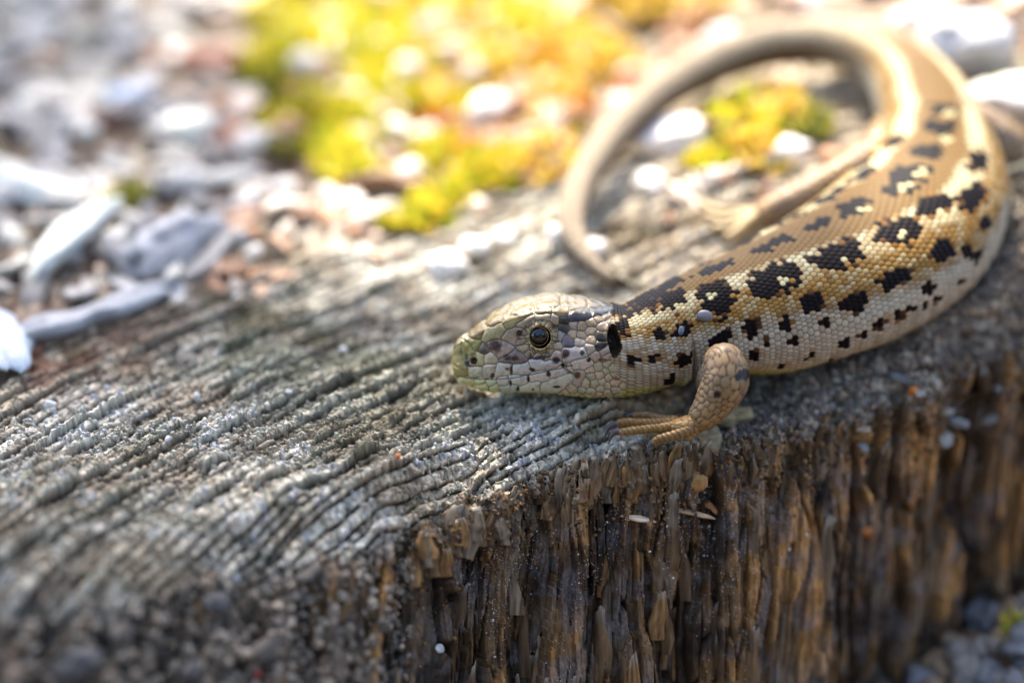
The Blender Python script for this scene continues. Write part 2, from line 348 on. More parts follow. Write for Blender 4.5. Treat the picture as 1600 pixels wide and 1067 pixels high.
def crm(q):
    if q < 3600: x = rs.uniform(-88, -30); v = rs.uniform(-1, 24)
    elif q > 7000: x = rs.uniform(6, 60); v = rs.uniform(-22, 1.5)
    else: x = rs.uniform(-34, 60); v = abs(rs.normal(0, 5))-.5
    p, n_, c = stump_at(x, v); B = basis(n_+rs.normal(0, .5, 3), rs.normal(0, 1, 3)); s_ = rs.uniform(.15, .55)*(1.5 if q < 3600 else (.8 if q < 7000 else 1.25))
    cc = (lin(150, 138, 120)*rs.uniform(.15, 1.3) if q < 3600 else (tones[rs.randint(6)] if q < 7000 else lin(138, 126, 112))*rs.uniform(.4, 1.2))
    return chipbox(p-n_*s_*.3, B, (s_*rs.uniform(.5, 1), s_*rs.uniform(.35, .8), s_*rs.uniform(.6, 2.0)), (rs.uniform(.4, .9), rs.uniform(.4, .9)), cc*.8)
many(11500, crm, 'wood_crumbs')
def dust(q):
    x = rs.uniform(-36, 40); v = abs(rs.normal(8, 10))
    if fbm(np.array(x/4), np.array(v/7), 66, 3) < rs.normal(.08, .12): return None
    p, n_, c = stump_at(x, v); s_ = rs.uniform(.02, .065)*(2.2 if rs.rand() < .03 else 1)
    return chipbox(p+n_*.02, basis(n_, rs.normal(0, 1, 3)), (s_, s_, s_), (.7, .7), lin(196, 196, 190)*rs.uniform(.6, 1))
many(9000, dust, 'mineral_dust')
# ------------------------------------------------------------------ the lizard (body, head, tail and legs in one mesh)
PHI = R(17)                                      # how far above the head's own level the lens looks
cph, sph = math.cos(PHI), math.sin(PHI)
HUP = cph*CU+sph*(-CF); HNEAR = cph*(-CF)-sph*CU; HX = CR.copy()
ZAX = 1.1                                        # spine axis height in head coordinates
SNOUT = P(706, 560, 5.0)                         # snout tip (head coordinate 0,0,0)
def head_pt(X, y, z): return SNOUT+HX*X+HNEAR*y+HUP*z
HXs = [2.2, 2.9, 4.5, 5.4, 6.9, 8.3, 10.7, 13.4, 15, 18, 20.5, 23.5]
hT = [2.95, 3.5, 4.7, 5.35, 6.1, 6.75, 7.35, 7.75, 7.6, 7.35, 6.95, 6.6]
hw = [1.45, 1.75, 2.4, 2.85, 3.5, 3.8, 4.05, 4.2, 4.1, 3.9, 3.7, 3.6]
hW = [2.65, 3.0, 3.7, 4.0, 4.5, 4.9, 5.5, 6.0, 6.25, 6.4, 6.2, 6.1]
hM = [-1.95, -1.9, -1.8, -1.7, -1.4, -1.1, -.4, .3, .7, 1.4, 1.6, 1.6]
hB = [-3.35, -3.5, -3.85, -3.95, -3.95, -3.9, -3.8, -3.9, -4.05, -4.4, -4.5, -4.5]
def head_ctrl(X):                                # 7 half-section control points (y, z) from crown to throat
    Xc = np.clip(X, 2.2, 23.5)
    T, w_, W, M, B = (spl(Xc, HXs, q) for q in (hT, hw, hW, hM, hB))
    bl = sstep(16, 22, Xc)                       # sides get rounder towards the neck
    y = np.stack([0*T, w_, w_+(W-w_)*(.42+.3*bl), W, .965*W, (.70+.04*bl)*W, 0*T], -1)
    z = np.stack([T+.28, T-.05*T*bl, T-(.37-.03*bl)*(T-M), M+(.28+.05*bl)*(T-M), M-.15-.8*bl, B+.13*(M-B), B-.15], -1)
    q = np.where(X < 2.2, np.sqrt(np.clip(1-(1-np.maximum(X, 0)/2.2)**2.2, 0, 1)), 1.0)
    z0 = -.35
    return y*q[..., None], z0+(z-z0)*q[..., None]
# spine: (pixel x, pixel y, depth, half heights up/down, half width, roll of the back away from the lens in degrees)
BODY = [(1052, 521, 6.5, 6.2, 6.0, 6.9, 13), (1110, 502, 8.0, 6.9, 6.7, 8.3, 13), (1182, 482, 10, 7.7, 8.2, 10.3, 12),
        (1264, 450, 12.5, 8.2, 8.6, 11.7, 9), (1344, 411, 16, 8.3, 8.8, 12.3, 5), (1414, 358, 21, 8.1, 8.6, 12.0, 0),
        (1456, 297, 28, 7.5, 7.6, 10.6, -4), (1462, 222, 36, 6.6, 6.2, 7.9, -8), (1436, 150, 45, 5.6, 5.4, 6.3, -8),
        (1385, 92, 53, 4.2, 4.2, 4.5, -4), (1300, 66, 60, 3.5, 3.5, 3.7, 0), (1200, 72, 63, 3.2, 3.2, 3.2, 0),
        (1095, 108, 60, 2.9, 2.9, 2.9, 0), (1005, 165, 53, 2.6, 2.6, 2.6, 0), (937, 240, 44, 2.2, 2.2, 2.2, 0),
        (899, 312, 36, 1.8, 1.8, 1.8, 0), (897, 370, 30.5, 1.45, 1.45, 1.45, 0), (922, 410, 27, 1.05, 1.05, 1.05, 0),
        (955, 436, 25.5, .7, .7, .7, 0), (995, 450, 25, .1, .1, .1, 0)]
HP = [0, 4, 8, 12, 16, 20, 22.5]
pts = [head_pt(X, 0, ZAX) for X in HP]+[P(*b[:3]) for b in BODY]
pts = np.array(pts); seg = np.r_[0, np.cumsum(np.linalg.norm(np.diff(pts, axis=0), axis=1))]
# dense re-parametrisation by arc length
tt = np.linspace(0, seg[-1], 6000); dense = spl(tt, seg, pts)
for _ in range(2):
    al = np.r_[0, np.cumsum(np.linalg.norm(np.diff(dense, axis=0), axis=1))]
    lens_ = np.interp(seg, tt, al)
SL = al[-1]; knot = lens_                         # arc length of every spine knot
hb = len(HP)
def spine(s):
    q = np.stack([np.interp(s, al, dense[:, k]) for k in range(3)], -1); return q
def body_tab(s, col):
    v0 = {3: 5.6, 4: 5.6, 5: 6.1, 6: 13}[col]
    return spl(s, np.r_[knot[hb-1], knot[hb:]], [v0]+[b[col] for b in BODY])
# rows
S_HEAD = 22.0
s_hip = knot[hb+8]
rows = np.r_[1.2*(np.linspace(0, 1, 15)**2), np.linspace(1.2, S_HEAD, 205)[1:], np.arange(S_HEAD+.11, s_hip, .115), np.linspace(s_hip, SL, 330)]
# columns: k in 0..12, 0 crown, 3 near side, 6 throat, 9 far side; denser on the near side
kc = np.r_[np.linspace(0, 5, 250, endpoint=False), np.linspace(5, 6, 24, endpoint=False), np.linspace(6, 7, 20, endpoint=False), np.linspace(7, 12, 150, endpoint=False)]
NR, NC = len(rows), len(kc)
kh = np.where(kc <= 6, kc, 12-kc); sg = np.where(kc <= 6, 1.0, -1.0)
th = np.pi*kh/6                                   # body angle, 0 = back, pi = belly (unsigned)
def half_curve(y, z, k):                          # Catmull-Rom through the 7 control points, mirrored at both ends
    Y = np.concatenate([-y[:, 1:2], y, -y[:, 5:6]], 1); Z = np.concatenate([z[:, 1:2], z, z[:, 5:6]], 1)
    i = np.clip(np.floor(k).astype(int), 0, 5); t = k-i
    def cr(A):
        a, b, c, d = A[:, i], A[:, i+1], A[:, i+2], A[:, i+3]
        return .5*((2*b)+(c-a)*t+(2*a-5*b+4*c-d)*t*t+(3*b-a-3*c+d)*t**3)
    return cr(Y), cr(Z)
def lizard_base(rows, kh, sg):
    th = np.pi*kh/6
    hy, hz = head_ctrl(np.minimum(rows, 24)); Hy, Hz = half_curve(hy, hz, kh); Hz = Hz-ZAX
    ht, hbm, wd = (np.maximum(body_tab(rows, c), .03)[:, None] for c in (3, 4, 5))
    c_, s_ = np.cos(th)[None], np.sin(th)[None]
    By = wd*np.sign(s_)*np.abs(s_)**.9; Bz = np.where(c_ > 0, ht*np.abs(c_)**.95, -hbm*np.abs(c_)**.75)
    bl = sstep(18.5, 27, rows)[:, None]
    y = (Hy*(1-bl)+By*bl)*sg[None]; z = Hz*(1-bl)+Bz*bl
    C = spine(rows); T = spine(np.minimum(rows+.4, SL))-spine(np.maximum(rows-.4, 0)); T /= np.linalg.norm(T, axis=1, keepdims=True)
    roll = np.radians(body_tab(rows, 6)); roll = np.where(rows < 22, PITCH-PHI, roll)
    U0 = np.stack([0*roll, np.sin(roll), np.cos(roll)], -1)
    N = np.cross(T, U0); N /= np.linalg.norm(N, axis=1, keepdims=True); U = np.cross(N, T)
    return C[:, None]+N[:, None]*y[..., None]+U[:, None]*z[..., None], y, z
base, ly, lz = lizard_base(rows, kh, sg)
nrm = grid_normals(base, True)
if np.mean(np.sum(nrm[300]*(base[300]-base[300].mean(0)), -1)) < 0: nrm = -nrm
pxs, pys, pds = proj(base)
facing = np.sum(nrm*(CAM-base), -1) > 0
SROW = rows[:, None]+0*kc[None]

def find_st(px, py):                              # surface coordinates (row length, k) of a pixel on the visible near side
    m = facing & (np.abs(kc-3)[None] < 6)
    d = (pxs-px)**2+(pys-py)**2+np.where(m, 0, 1e9); i, j = np.unravel_index(np.argmin(d), d.shape); return i, j

# ---- scale lattice of neck, body and tail
ds_r = spl(rows, [0, 22, 30, 45, 70, s_hip, s_hip+15, SL], [.56, .56, .60, .70, .80, .80, 1.1, 1.1])
U_ = np.r_[0, np.cumsum(np.diff(rows)/((ds_r[1:]+ds_r[:-1])/2))]
# scales around one half: small near the flank, broad belly plates
kk = np.array([0, 2.0, 4.0, 4.7, 6.0]); vv = np.array([0, 12.0, 27.0, 31.0, 34.0])
def lattice(u, v, eu=.60, ev=.60):
    """brick lattice: returns normalised distance, row id, column centre"""
    best = np.full(np.broadcast(u, v).shape, 9.); cu = np.zeros(best.shape); cv = np.zeros(best.shape); second = best.copy()
    ub = np.floor(u)
    for dr in (-1, 0, 1, 2):
        r = ub+dr; off = np.where(np.mod(r, 2) == 0, 0.0, .5)
        c0 = np.round(v-off)
        for dc in (-1, 0, 1):
            c = c0+dc+off
            d = ((u-r)/eu)**2+((v-c)/ev)**2; m = d < best
            second = np.where(m, best, np.minimum(second, d)); cu = np.where(m, r, cu); cv = np.where(m, c, cv); best = np.where(m, d, best)
    return np.sqrt(best), np.sqrt(second), cu, cv
V_ = np.interp(kh, kk, vv)*sg                      # signed column coordinate
V_ = np.where(sg < 0, -np.interp(kh, kk, vv), np.interp(kh, kk, vv))
lam1, lam2, cu, cv = lattice(U_[:, None]+0*V_[None], V_[None]+0*U_[:, None], .62, .62)
eg = np.clip((lam2-lam1)/.9, 0, 1)                # 0 at the seam
skew = (U_[:, None]-cu)                            # scales rise towards their hind edge
bump = np.sqrt(np.clip(1-lam1**2/1.35, 0, 1))*.8+.28*skew*sstep(0, .3, eg)
small = ds_r[:, None]
# ---- head scutes: skeletons traced from the photograph (crop coordinates 58.2 per mm, origin at the snout tip)
SC = {}
def scu(name, pts_, col): SC[name] = (np.array(pts_, float), lin(*col))
OLV, TAN, GRY, PAL, DRK, YEL = (136, 118, 62), (170, 148, 116), (172, 156, 136), (204, 196, 176), (70, 56, 42), (206, 200, 140)
HS = [  # skeleton points, colour
 ([(150, 640), (160, 590), (185, 745), (215, 770)], (150, 138, 80)), ([(225, 600), (240, 640), (235, 560)], (150, 142, 80)), ([(285, 665)], (120, 104, 70)),
 ([(340, 640), (330, 670)], (160, 150, 96)), ([(362, 580)], (112, 96, 72)), ([(385, 650), (420, 655)], (164, 152, 116)),
 ([(280, 765), (330, 760)], (176, 172, 138)), ([(385, 760), (415, 735)], (182, 174, 150)), ([(485, 750), (540, 725)], (186, 180, 160)), ([(615, 735), (680, 735)], (186, 182, 168)),
 ([(760, 705), (900, 690)], (190, 184, 172)), ([(900, 615), (905, 640)], (170, 152, 136)), ([(440, 560), (520, 620), (530, 560)], (160, 142, 122)),
 ([(535, 643), (640, 648)], (120, 104, 90)), ([(265, 520), (300, 540)], (150, 146, 84)), ([(280, 475), (330, 450)], OLV), ([(390, 470), (480, 440)], (158, 150, 106)),
 ([(560, 500), (640, 440)], (160, 144, 122)), ([(650, 395), (715, 350)], (168, 152, 124)), ([(790, 338), (840, 330)], (172, 156, 126)), ([(900, 345), (915, 350)], (166, 150, 122)),
 ([(560, 380), (700, 310)], (156, 146, 98)), ([(800, 290), (850, 278)], (150, 138, 96)), ([(930, 288), (965, 300)], (166, 152, 118)),
 ([(430, 350), (500, 310)], OLV), ([(610, 290), (720, 240)], (150, 140, 84)), ([(800, 245), (910, 225)], (148, 134, 86)), ([(1000, 235), (1130, 215)], (152, 134, 92)),
 ([(540, 250), (640, 220)], OLV), ([(730, 200), (880, 172)], (150, 136, 86)), ([(980, 170), (1080, 180)], (146, 130, 88)), ([(1190, 220), (1230, 235)], (140, 122, 84)),
 ([(1040, 335), (1150, 315)], (92, 82, 80)), ([(1210, 298), (1285, 288)], (76, 68, 58)), ([(972, 375), (965, 350)], (70, 64, 50)), ([(985, 420), (965, 400)], (76, 70, 66)),
 ([(955, 480)], (150, 140, 128)), ([(985, 500), (1015, 540)], (104, 94, 92)), ([(1010, 630), (1100, 600), (1010, 590)], (182, 172, 160)), ([(1065, 700), (1150, 688)], PAL), ([(985, 735), (1010, 730)], PAL),
 ([(1043, 405)], GRY), ([(1040, 460)], TAN), ([(1105, 408)], TAN), ([(1102, 470)], TAN), ([(1180, 378)], TAN), ([(1172, 440)], TAN), ([(1088, 525)], GRY), ([(1175, 510)], TAN),
 ([(1262, 400)], TAN), ([(1250, 480)], (96, 80, 56)), ([(1165, 572)], GRY), ([(1245, 553)], (84, 72, 52)), ([(1238, 348)], TAN), ([(1300, 320)], GRY), ([(1335, 360)], GRY), ([(1205, 635)], GRY), ([(1272, 600)], GRY), ([(1290, 650)], GRY),
 ([(220, 820), (250, 835)], YEL), ([(335, 832)], (200, 204, 148)), ([(418, 838)], (198, 202, 160)), ([(515, 832)], PAL), ([(600, 822), (660, 815)], (204, 204, 184)), ([(740, 795), (825, 780)], PAL), ([(900, 765), (1000, 735)], PAL),
 ([(320, 872), (370, 880)], (198, 202, 140)), ([(430, 880), (450, 885)], (196, 202, 150)), ([(520, 885), (590, 880)], (186, 196, 168)), ([(670, 885), (760, 860)], (204, 208, 180)), ([(830, 880), (1000, 800)], (196, 196, 170)),
 ([(1085, 770), (1085, 830)], (176, 164, 146))]
gul = [(1170, 735), (1235, 715), (1300, 690), (1180, 790), (1240, 775), (1300, 745), (1355, 725), (1140, 840), (1200, 845), (1262, 825), (1320, 800), (1370, 775), (1040, 890), (1110, 890), (1180, 900),
       (1250, 880), (1310, 860), (1365, 835), (1000, 930), (1080, 935), (1160, 945), (1240, 935), (1310, 915), (1370, 890), (1420, 860), (1400, 930)]
for g_ in gul: HS.append(([g_], (192+12*math.sin(g_[0]), 180, 146)))
for a_ in np.linspace(0, 2*math.pi, 22, endpoint=False):      # granular eyelids
    for q_, c_ in ((1.18, (150, 132, 88)), (1.5, (150, 134, 104))):
        if q_ > 1.3 and (math.sin(a_) < -.35): continue
        HS.append(([(795+q_*84*math.cos(a_+q_*.6+.12*math.sin(a_*7)), 490+q_*(92+6*math.sin(a_*5))*math.sin(a_+q_*.6+.12*math.sin(a_*7)))], c_))
hr = np.where(rows <= S_HEAD+2.2)[0]; n_h = len(hr)
Xh = rows[hr][:, None]+0*kc[None]; yh = np.abs(ly[hr]); zh = lz[hr]+ZAX
qx = 118+58.2*Xh; qy = 650-58.2*(zh*cph-yh*sph)
under = kh[None] > 5.0                              # throat underside: own hex scales
qy = np.where(under, 920+58.2*(5.6-yh)*.9*0+ (kh[None]-5.0)*260, qy)
warpx = qx+6*vn(qx/60, qy/60, 31); warpy = qy+6*vn(qx/60, qy/60, 32)
d1 = np.full(qx.shape, 1e9); d2 = d1.copy(); hid = np.zeros(qx.shape, int)
for n_, (pp, _) in enumerate(HS):
    pp = np.array(pp, float); d = np.full(qx.shape, 1e9)
    if len(pp) == 1: d = np.hypot(warpx-pp[0, 0], warpy-pp[0, 1])
    else:
        for a_, b_ in zip(pp[:-1], pp[1:]):
            ab = b_-a_; t = np.clip(((warpx-a_[0])*ab[0]+(warpy-a_[1])*ab[1])/(ab@ab), 0, 1)
            d = np.minimum(d, np.hypot(warpx-a_[0]-t*ab[0], warpy-a_[1]-t*ab[1]))
    m = d < d1; d2 = np.where(m, d1, np.minimum(d2, d)); hid = np.where(m, n_, hid); d1 = np.where(m, d, d1)
hedge = (d2-d1)/2/58.2                              # mm to the seam
# throat underside scales
ul1, ul2, ucu, ucv = lattice(Xh/.95, yh/.95)
hedge = np.where(under, np.clip((ul2-ul1)*.35, 0, 1), hedge)
hcol = np.array([lin(*c) for _, c in HS])[hid]
hcol = np.where(under[..., None], lin(205, 206, 120)[None, None], hcol)
ex, ey = (qx-795)/58.2, (qy-488)/58.2               # around the eye
er = np.hypot(ex/1.0, ey/1.1); near_eye = (kh[None] < 4)
# mouth slit and ear
mx_ = np.array([(100, 780), (155, 790), (290, 808), (430, 812), (570, 802), (700, 777), (850, 747), (1000, 714), (1040, 706)], float)
mouth_d = (qy-np.interp(qx, mx_[:, 0], mx_[:, 1]))/58.2
mouth_on = np.where((qx < 1040) & (np.abs(kh-4)[None] < 1.6), 1.0, 0)
ear = np.hypot((qx-1350-10*np.sin((qy-515)/60))/46, (qy-515)/128)
dome = 1-np.exp(-hedge/.12)
hd = .24*dome-.14
hd = hd-.16*np.exp(-(mouth_d/.10)**2)*mouth_on
hd = np.where(near_eye & (er < 2.2), hd+.42*np.exp(-((er-1.5)/.28)**2)-2.0*sstep(1.36, 1.12, er), hd)
hd = hd-1.5*sstep(1.05, .6, ear)*(kh[None] < 5)+.25*np.exp(-((ear-1.2)/.16)**2)*(qx < 1350)
nos = np.hypot((qx-287)/28, (qy-668)/28); hd = hd-.75*sstep(1.0, .6, nos)+.10*np.exp(-((nos-1.3)/.25)**2)
hd = hd*sstep(0, .5, Xh)
hd = hd+.05*vn(Xh/.5, kh[None]*4, 8)
# head colours
hcol = hcol*(1+.10*(hsh(hid, hid*3, 5)-.5))[..., None]
spk = fbm(qx/26, qy/26, 77, 3); hcol = hcol*np.where(spk > .30, .80, 1)[..., None]
def blob(c, x, y, rx, ry, rgb, soft=.35, rot=0):
    a = math.radians(rot); dx, dy = (qx-x), (qy-y); u = (dx*math.cos(a)+dy*math.sin(a))/rx; v = (-dx*math.sin(a)+dy*math.cos(a))/ry
    m = sstep(1+soft, 1-soft, np.hypot(u, v)+.25*vn(qx/22, qy/22, 91))[..., None]*(~under)[..., None]
    return c*(1-m)+lin(*rgb)*m
for b_ in [(455, 555, 48, 52, (72, 50, 40)), (630, 455, 24, 26, (50, 38, 34)), (545, 640, 32, 20, (60, 42, 28)), (605, 645, 30, 18, (60, 44, 32)), (790, 640, 80, 14, (66, 60, 66), .3, -8),
           (915, 658, 34, 26, (48, 34, 26)), (985, 610, 28, 40, (60, 40, 28)), (1112, 604, 20, 18, (44, 56, 46), .15), (240, 690, 20, 22, (54, 48, 44)), (232, 640, 16, 26, (80, 74, 62)), (360, 590, 28, 26, (78, 64, 60)),
           (430, 785, 14, 24, (74, 62, 40)), (575, 740, 12, 40, (70, 50, 36)), (545, 725, 16, 12, (96, 82, 70)), (735, 735, 26, 16, (60, 42, 34), .3, 35), (570, 830, 12, 26, (48, 34, 24)), (705, 800, 12, 26, (52, 36, 26)), (856, 765, 18, 18, (52, 42, 36)),
           (625, 880, 14, 16, (60, 52, 36)), (925, 860, 30, 10, (66, 56, 36)), (1075, 770, 22, 26, (90, 62, 36)), (740, 880, 12, 10, (60, 56, 40)), (965, 700, 16, 18, (50, 38, 30)), (1010, 540, 36, 30, (92, 84, 88)),
           (1250, 495, 40, 26, (46, 38, 26)), (1250, 553, 40, 22, (34, 28, 20)), (1260, 655, 40, 12, (120, 90, 52)), (1160, 660, 16, 14, (40, 32, 26)), (1385, 790, 26, 24, (150, 118, 60)), (985, 370, 26, 30, (52, 48, 40)), (1080, 330, 70, 34, (62, 60, 66))]:
    hcol = blob(hcol, *b_)
seam = sstep(.06, .01, hedge)*(1-.3*sstep(400, 250, qx))
hcol = hcol*(1-.8*seam[..., None])
pil = (kh[None] < 1.15)                              # pale crests of the crown plates' seams
hcol = np.where(pil[..., None], hcol*np.array([.44, .385, .21]), hcol)
hcol = np.where((pil & (hedge < .05))[..., None], hcol*.7+.3*lin(190, 178, 140), hcol)
hcol = hcol*(1-.85*(np.exp(-(mouth_d/.06)**2)*mouth_on)[..., None])
lid = near_eye*np.exp(-((er-1.40)/.07)**2); hcol = hcol*(1-lid[..., None])+lin(150, 134, 96)*lid[..., None]
hcol = np.where((near_eye & (er < 1.34))[..., None], lin(26, 22, 20), hcol)
lidring = near_eye*np.exp(-((er-1.62)/.05)**2)*.6; hcol = hcol*(1-lidring[..., None]*.7)
em = (sstep(1.06, .92, ear)*(kh[None] < 5))[..., None]; hcol = hcol*(1-em)+lin(46, 36, 30)*em
nm = sstep(1.0, .8, nos)[..., None]; hcol = hcol*(1-nm)+lin(80, 40, 20)*nm

# ---- body pattern, one colour for each scale (evaluated at the scale's centre)
cs = np.interp(cu, U_, rows); ck = np.interp(np.abs(cv), vv, kk); csg = np.where(cv < 0, -1., 1.)
rw = hsh(cu.astype(int), (cv*2).astype(int), 21); rw2 = hsh(cu.astype(int), (cv*2).astype(int), 22)
STR = 1.05                                           # dorsolateral stripe (k), half width .3
tl = sstep(s_hip+2, s_hip+26, cs)                     # towards the tail
cream, ochre, brown, greyf, yell = lin(224, 208, 158), lin(158, 118, 60), lin(138, 106, 60), lin(200, 186, 158), lin(206, 200, 120)
wob = .10*vn(cs/4, csg*3, 61)
def bell(x, c, w_): return np.exp(-((x-c)/w_)**2)
colb = np.zeros(cs.shape+(3,))
m1 = sstep(STR-.42, STR-.20, ck+wob)[..., None]; colb = brown*(1-m1)+cream*m1
m2 = sstep(STR+.24, STR+.52, ck+wob+.12*(rw-.5))[..., None]; colb = colb*(1-m2)+(ochre*(.75+.55*rw[..., None])*(1-.35*(rw2[..., None] > .62))+.35*cream*(rw2[..., None] > .62))*m2
m3 = sstep(2.35, 2.85, ck+wob*2+.25*(rw-.5)+.45*sstep(34, 24, cs))[..., None]; colb = colb*(1-m3)+greyf*(.82+.32*rw[..., None])*m3
m3b = (sstep(34, 26, cs)*sstep(1.4, 2.2, ck)*(rw2 < .4))[..., None]*.7; colb = colb*(1-m3b)+ochre*1.1*m3b
wl = np.exp(-((ck-(3.05+.25*vn(cs/6, 0*cs+.5, 63)))/.10)**2)*sstep(40, 50, cs); colb = colb*(1-.75*wl[..., None])+lin(206, 202, 176)*.75*wl[..., None]
m4 = sstep(4.25, 4.75, ck+.3*(rw-.5))[..., None]; colb = colb*(1-m4)+(yell*(.9+.15*rw[..., None]))*m4
m4b = (sstep(40, 30, cs)*sstep(4.0, 4.9, ck))[..., None]*.7; colb = colb*(1-m4b)+lin(206, 196, 104)*m4b
m4c = (sstep(34, 26, cs)*sstep(3.2, 3.8, ck)*sstep(4.9, 4.3, ck))[..., None]*.6; colb = colb*(1-m4c)+lin(190, 180, 150)*(.85+.3*rw[..., None])*m4c
tailc = lin(204, 182, 150)*(.85+.3*rw[..., None]); tailc = np.where((ck > 2.4)[..., None], lin(120, 94, 68)*(.85+.3*rw[..., None]), tailc)  # browner tail sides and underside: the shaded side painted into the scale colour
colb = colb*(1-tl[..., None])+tailc*tl[..., None]
stt = np.exp(-((ck-STR)/.5)**2)*sstep(s_hip+45, s_hip, cs)*tl; colb = colb*(1-stt[..., None])+cream*stt[..., None]
DARK = lin(26, 19, 18)
SPOTS = [(960, 473, 13, 16), (999, 473, 19, 15), (1050, 467, 20, 18), (1119, 463, 25, 26), (1210, 435, 36, 21), (1310, 398, 34, 20), (1401, 363, 32, 21), (1460, 325, 21, 17), (1520, 308, 22, 17), (1527, 255, 16, 14),
         (1267, 469, 17, 14), (1334, 473, 20, 13), (1396, 436, 24, 12), (1473, 394, 17, 13), (1509, 391, 10, 9), (1173, 513, 11, 13), (1230, 503, 9, 10), (1288, 502, 11, 7), (1449, 449, 10, 8), (1127, 531, 20, 9), (1180, 553, 8, 7),
         (1242, 531, 12, 9), (1194, 535, 5, 5), (1283, 528, 6, 5), (1319, 533, 9, 11), (1350, 520, 9, 9), (1374, 504, 12, 10), (1400, 493, 11, 10), (1423, 482, 10, 8), (1443, 476, 7, 7), (1463, 467, 7, 7), (1268, 553, 9, 7), (1294, 559, 6, 5),
         (1222, 571, 8, 6), (1071, 559, 13, 9), (1068, 515, 14, 11), (1030, 521, 8, 9), (1023, 559, 6, 8), (987, 562, 8, 10), (971, 512, 9, 12), (1047, 592, 6, 7), (1500, 440, 8, 7), (1525, 400, 8, 8), (1540, 350, 9, 10)]
OCEL = [(1111, 465, 9), (1222, 443, 9), (1322, 409, 9), (1408, 368, 8), (1472, 336, 8), (1509, 294, 8), (1060, 480, 6)]
VERT = [(985, 433, 42), (1035, 420, 30), (1115, 404, 42), (1190, 384, 30), (1222, 372, 30), (1275, 350, 30), (1330, 320, 26), (1402, 294, 24), (1420, 264, 30), (1457, 200, 24), (1434, 176, 18), (1450, 235, 20)]
arcl = np.linalg.norm(np.diff(np.concatenate([base, base[:, :1]], 1), axis=1), axis=2)
arck = np.cumsum(np.c_[np.zeros(NR), arcl[:, :-1]], 1)    # arc length from the crown on the near side
iN = np.searchsorted(kc, 6.0)
def arc_at(s, k):                                      # arc length from crown to k at row s (near half)
    i = np.clip(np.searchsorted(rows, s), 0, NR-1); fi = k/5*249
    j = np.clip(np.where(k <= 5, fi, 250+(k-5)*23), 0, iN-1).astype(int); return arck[i, j]
carc = arc_at(cs, ck)
def spot(px, py, ra, rc, mm=None):
    i, j = find_st(px, py); i = min(max(i, 2), NR-3); j = min(max(j, 1), NC-2)
    s0 = rows[i]; k0 = kh[j]; sgn = sg[j]; a0 = arc_at(np.array(s0), np.array(k0))
    e1 = np.hypot(pxs[i+2, j]-pxs[i-2, j], pys[i+2, j]-pys[i-2, j])/max(rows[i+2]-rows[i-2], 1e-6)
    e2 = np.hypot(pxs[i, j+1]-pxs[i, j-1], pys[i, j+1]-pys[i, j-1])/max(np.linalg.norm(base[i, j+1]-base[i, j-1]), 1e-6)
    r1 = ra/max(e1, 5); r2 = rc/max(e2, 6.0)
    return s0, a0*sgn, r1, r2
smask = np.zeros(cs.shape)
scarc = carc*csg
jig = .26*(rw-.5)*2
def paint(s0, a0, r1, r2, rgb, both=True):
    global colb
    for q in ((a0, 0.0), (-a0, 1.6)) if both else ((a0, 0.0),):
        e = np.hypot((cs-s0-q[1])/r1, (scarc-q[0])/r2)+jig
        m = e < 1.0
        colb[m] = rgb*(.75+.5*rw2[m][:, None])
        halo = (e >= 1.0) & (e < 1.35) & (rw > .35) & (np.abs(scarc) > 2.5)
        if rgb is DARK: rim = (e > .95) & (e < 1.10) & (rw2 > .6); colb[rim] = lin(92, 62, 38)*(.7+.5*rw[rim][:, None])
        if rgb is DARK: colb[halo] = colb[halo]*.55+lin(168, 112, 44)*.45
for sp_ in SPOTS:
    q_s = .72 if sp_[1] > 560-.36*(sp_[0]-1150) and sp_[0] > 1200 else 1.0
    paint(*spot(sp_[0], sp_[1], sp_[2]*q_s*1.12, sp_[3]*q_s*1.12), DARK)
for vx, vy, hl in VERT:
    i, j = find_st(vx, vy); paint(rows[i], 0.5*math.sin(vx), hl/12.0*(.85 if vx < 1290 else 1.15), 1.3 if vx < 1290 else 2.1, lin(22, 16, 14), both=False)
for ox, oy, orr in OCEL:
    s0, a0, r1, r2 = spot(ox, oy, orr, orr); paint(s0, a0, max(r1*.8, .6), max(r2*.8, .6), lin(224, 206, 150))
for vx, vy in ((1343, 321), (1422, 298), (1422, 264), (1450, 214), (1432, 180)):
    i, j = find_st(vx, vy); paint(rows[i], 1.0, 1.0, .8, lin(214, 196, 140), both=False)
# seams show paler skin on the flanks, darker on the back
seamb = sstep(.5, .1, eg)
fl = sstep(2.2, 3.0, np.abs(ck))[..., None]
skin = lin(84, 64, 38)*(1-fl)+(lin(104, 90, 68)+(lin(170, 160, 136)-lin(104, 90, 68))*sstep(.1, .5, fbm(SROW/9, kh[None]*1.5, 45, 2))[..., None]*sstep(40, 48, SROW)[..., None])*fl
isd = (colb.sum(-1) < .15)[..., None]
skin = np.where(isd, lin(20, 15, 14), skin*.75)
bcol = colb*(1-.8*seamb[..., None])+skin*.8*seamb[..., None]
bamp = .36*np.clip(small/.7, .8, 1.1)*np.where(np.abs(ck) > 4.5, .6, 1)*np.minimum(1, body_tab(rows, 5)/2.0)[:, None]
bd = bamp*bump
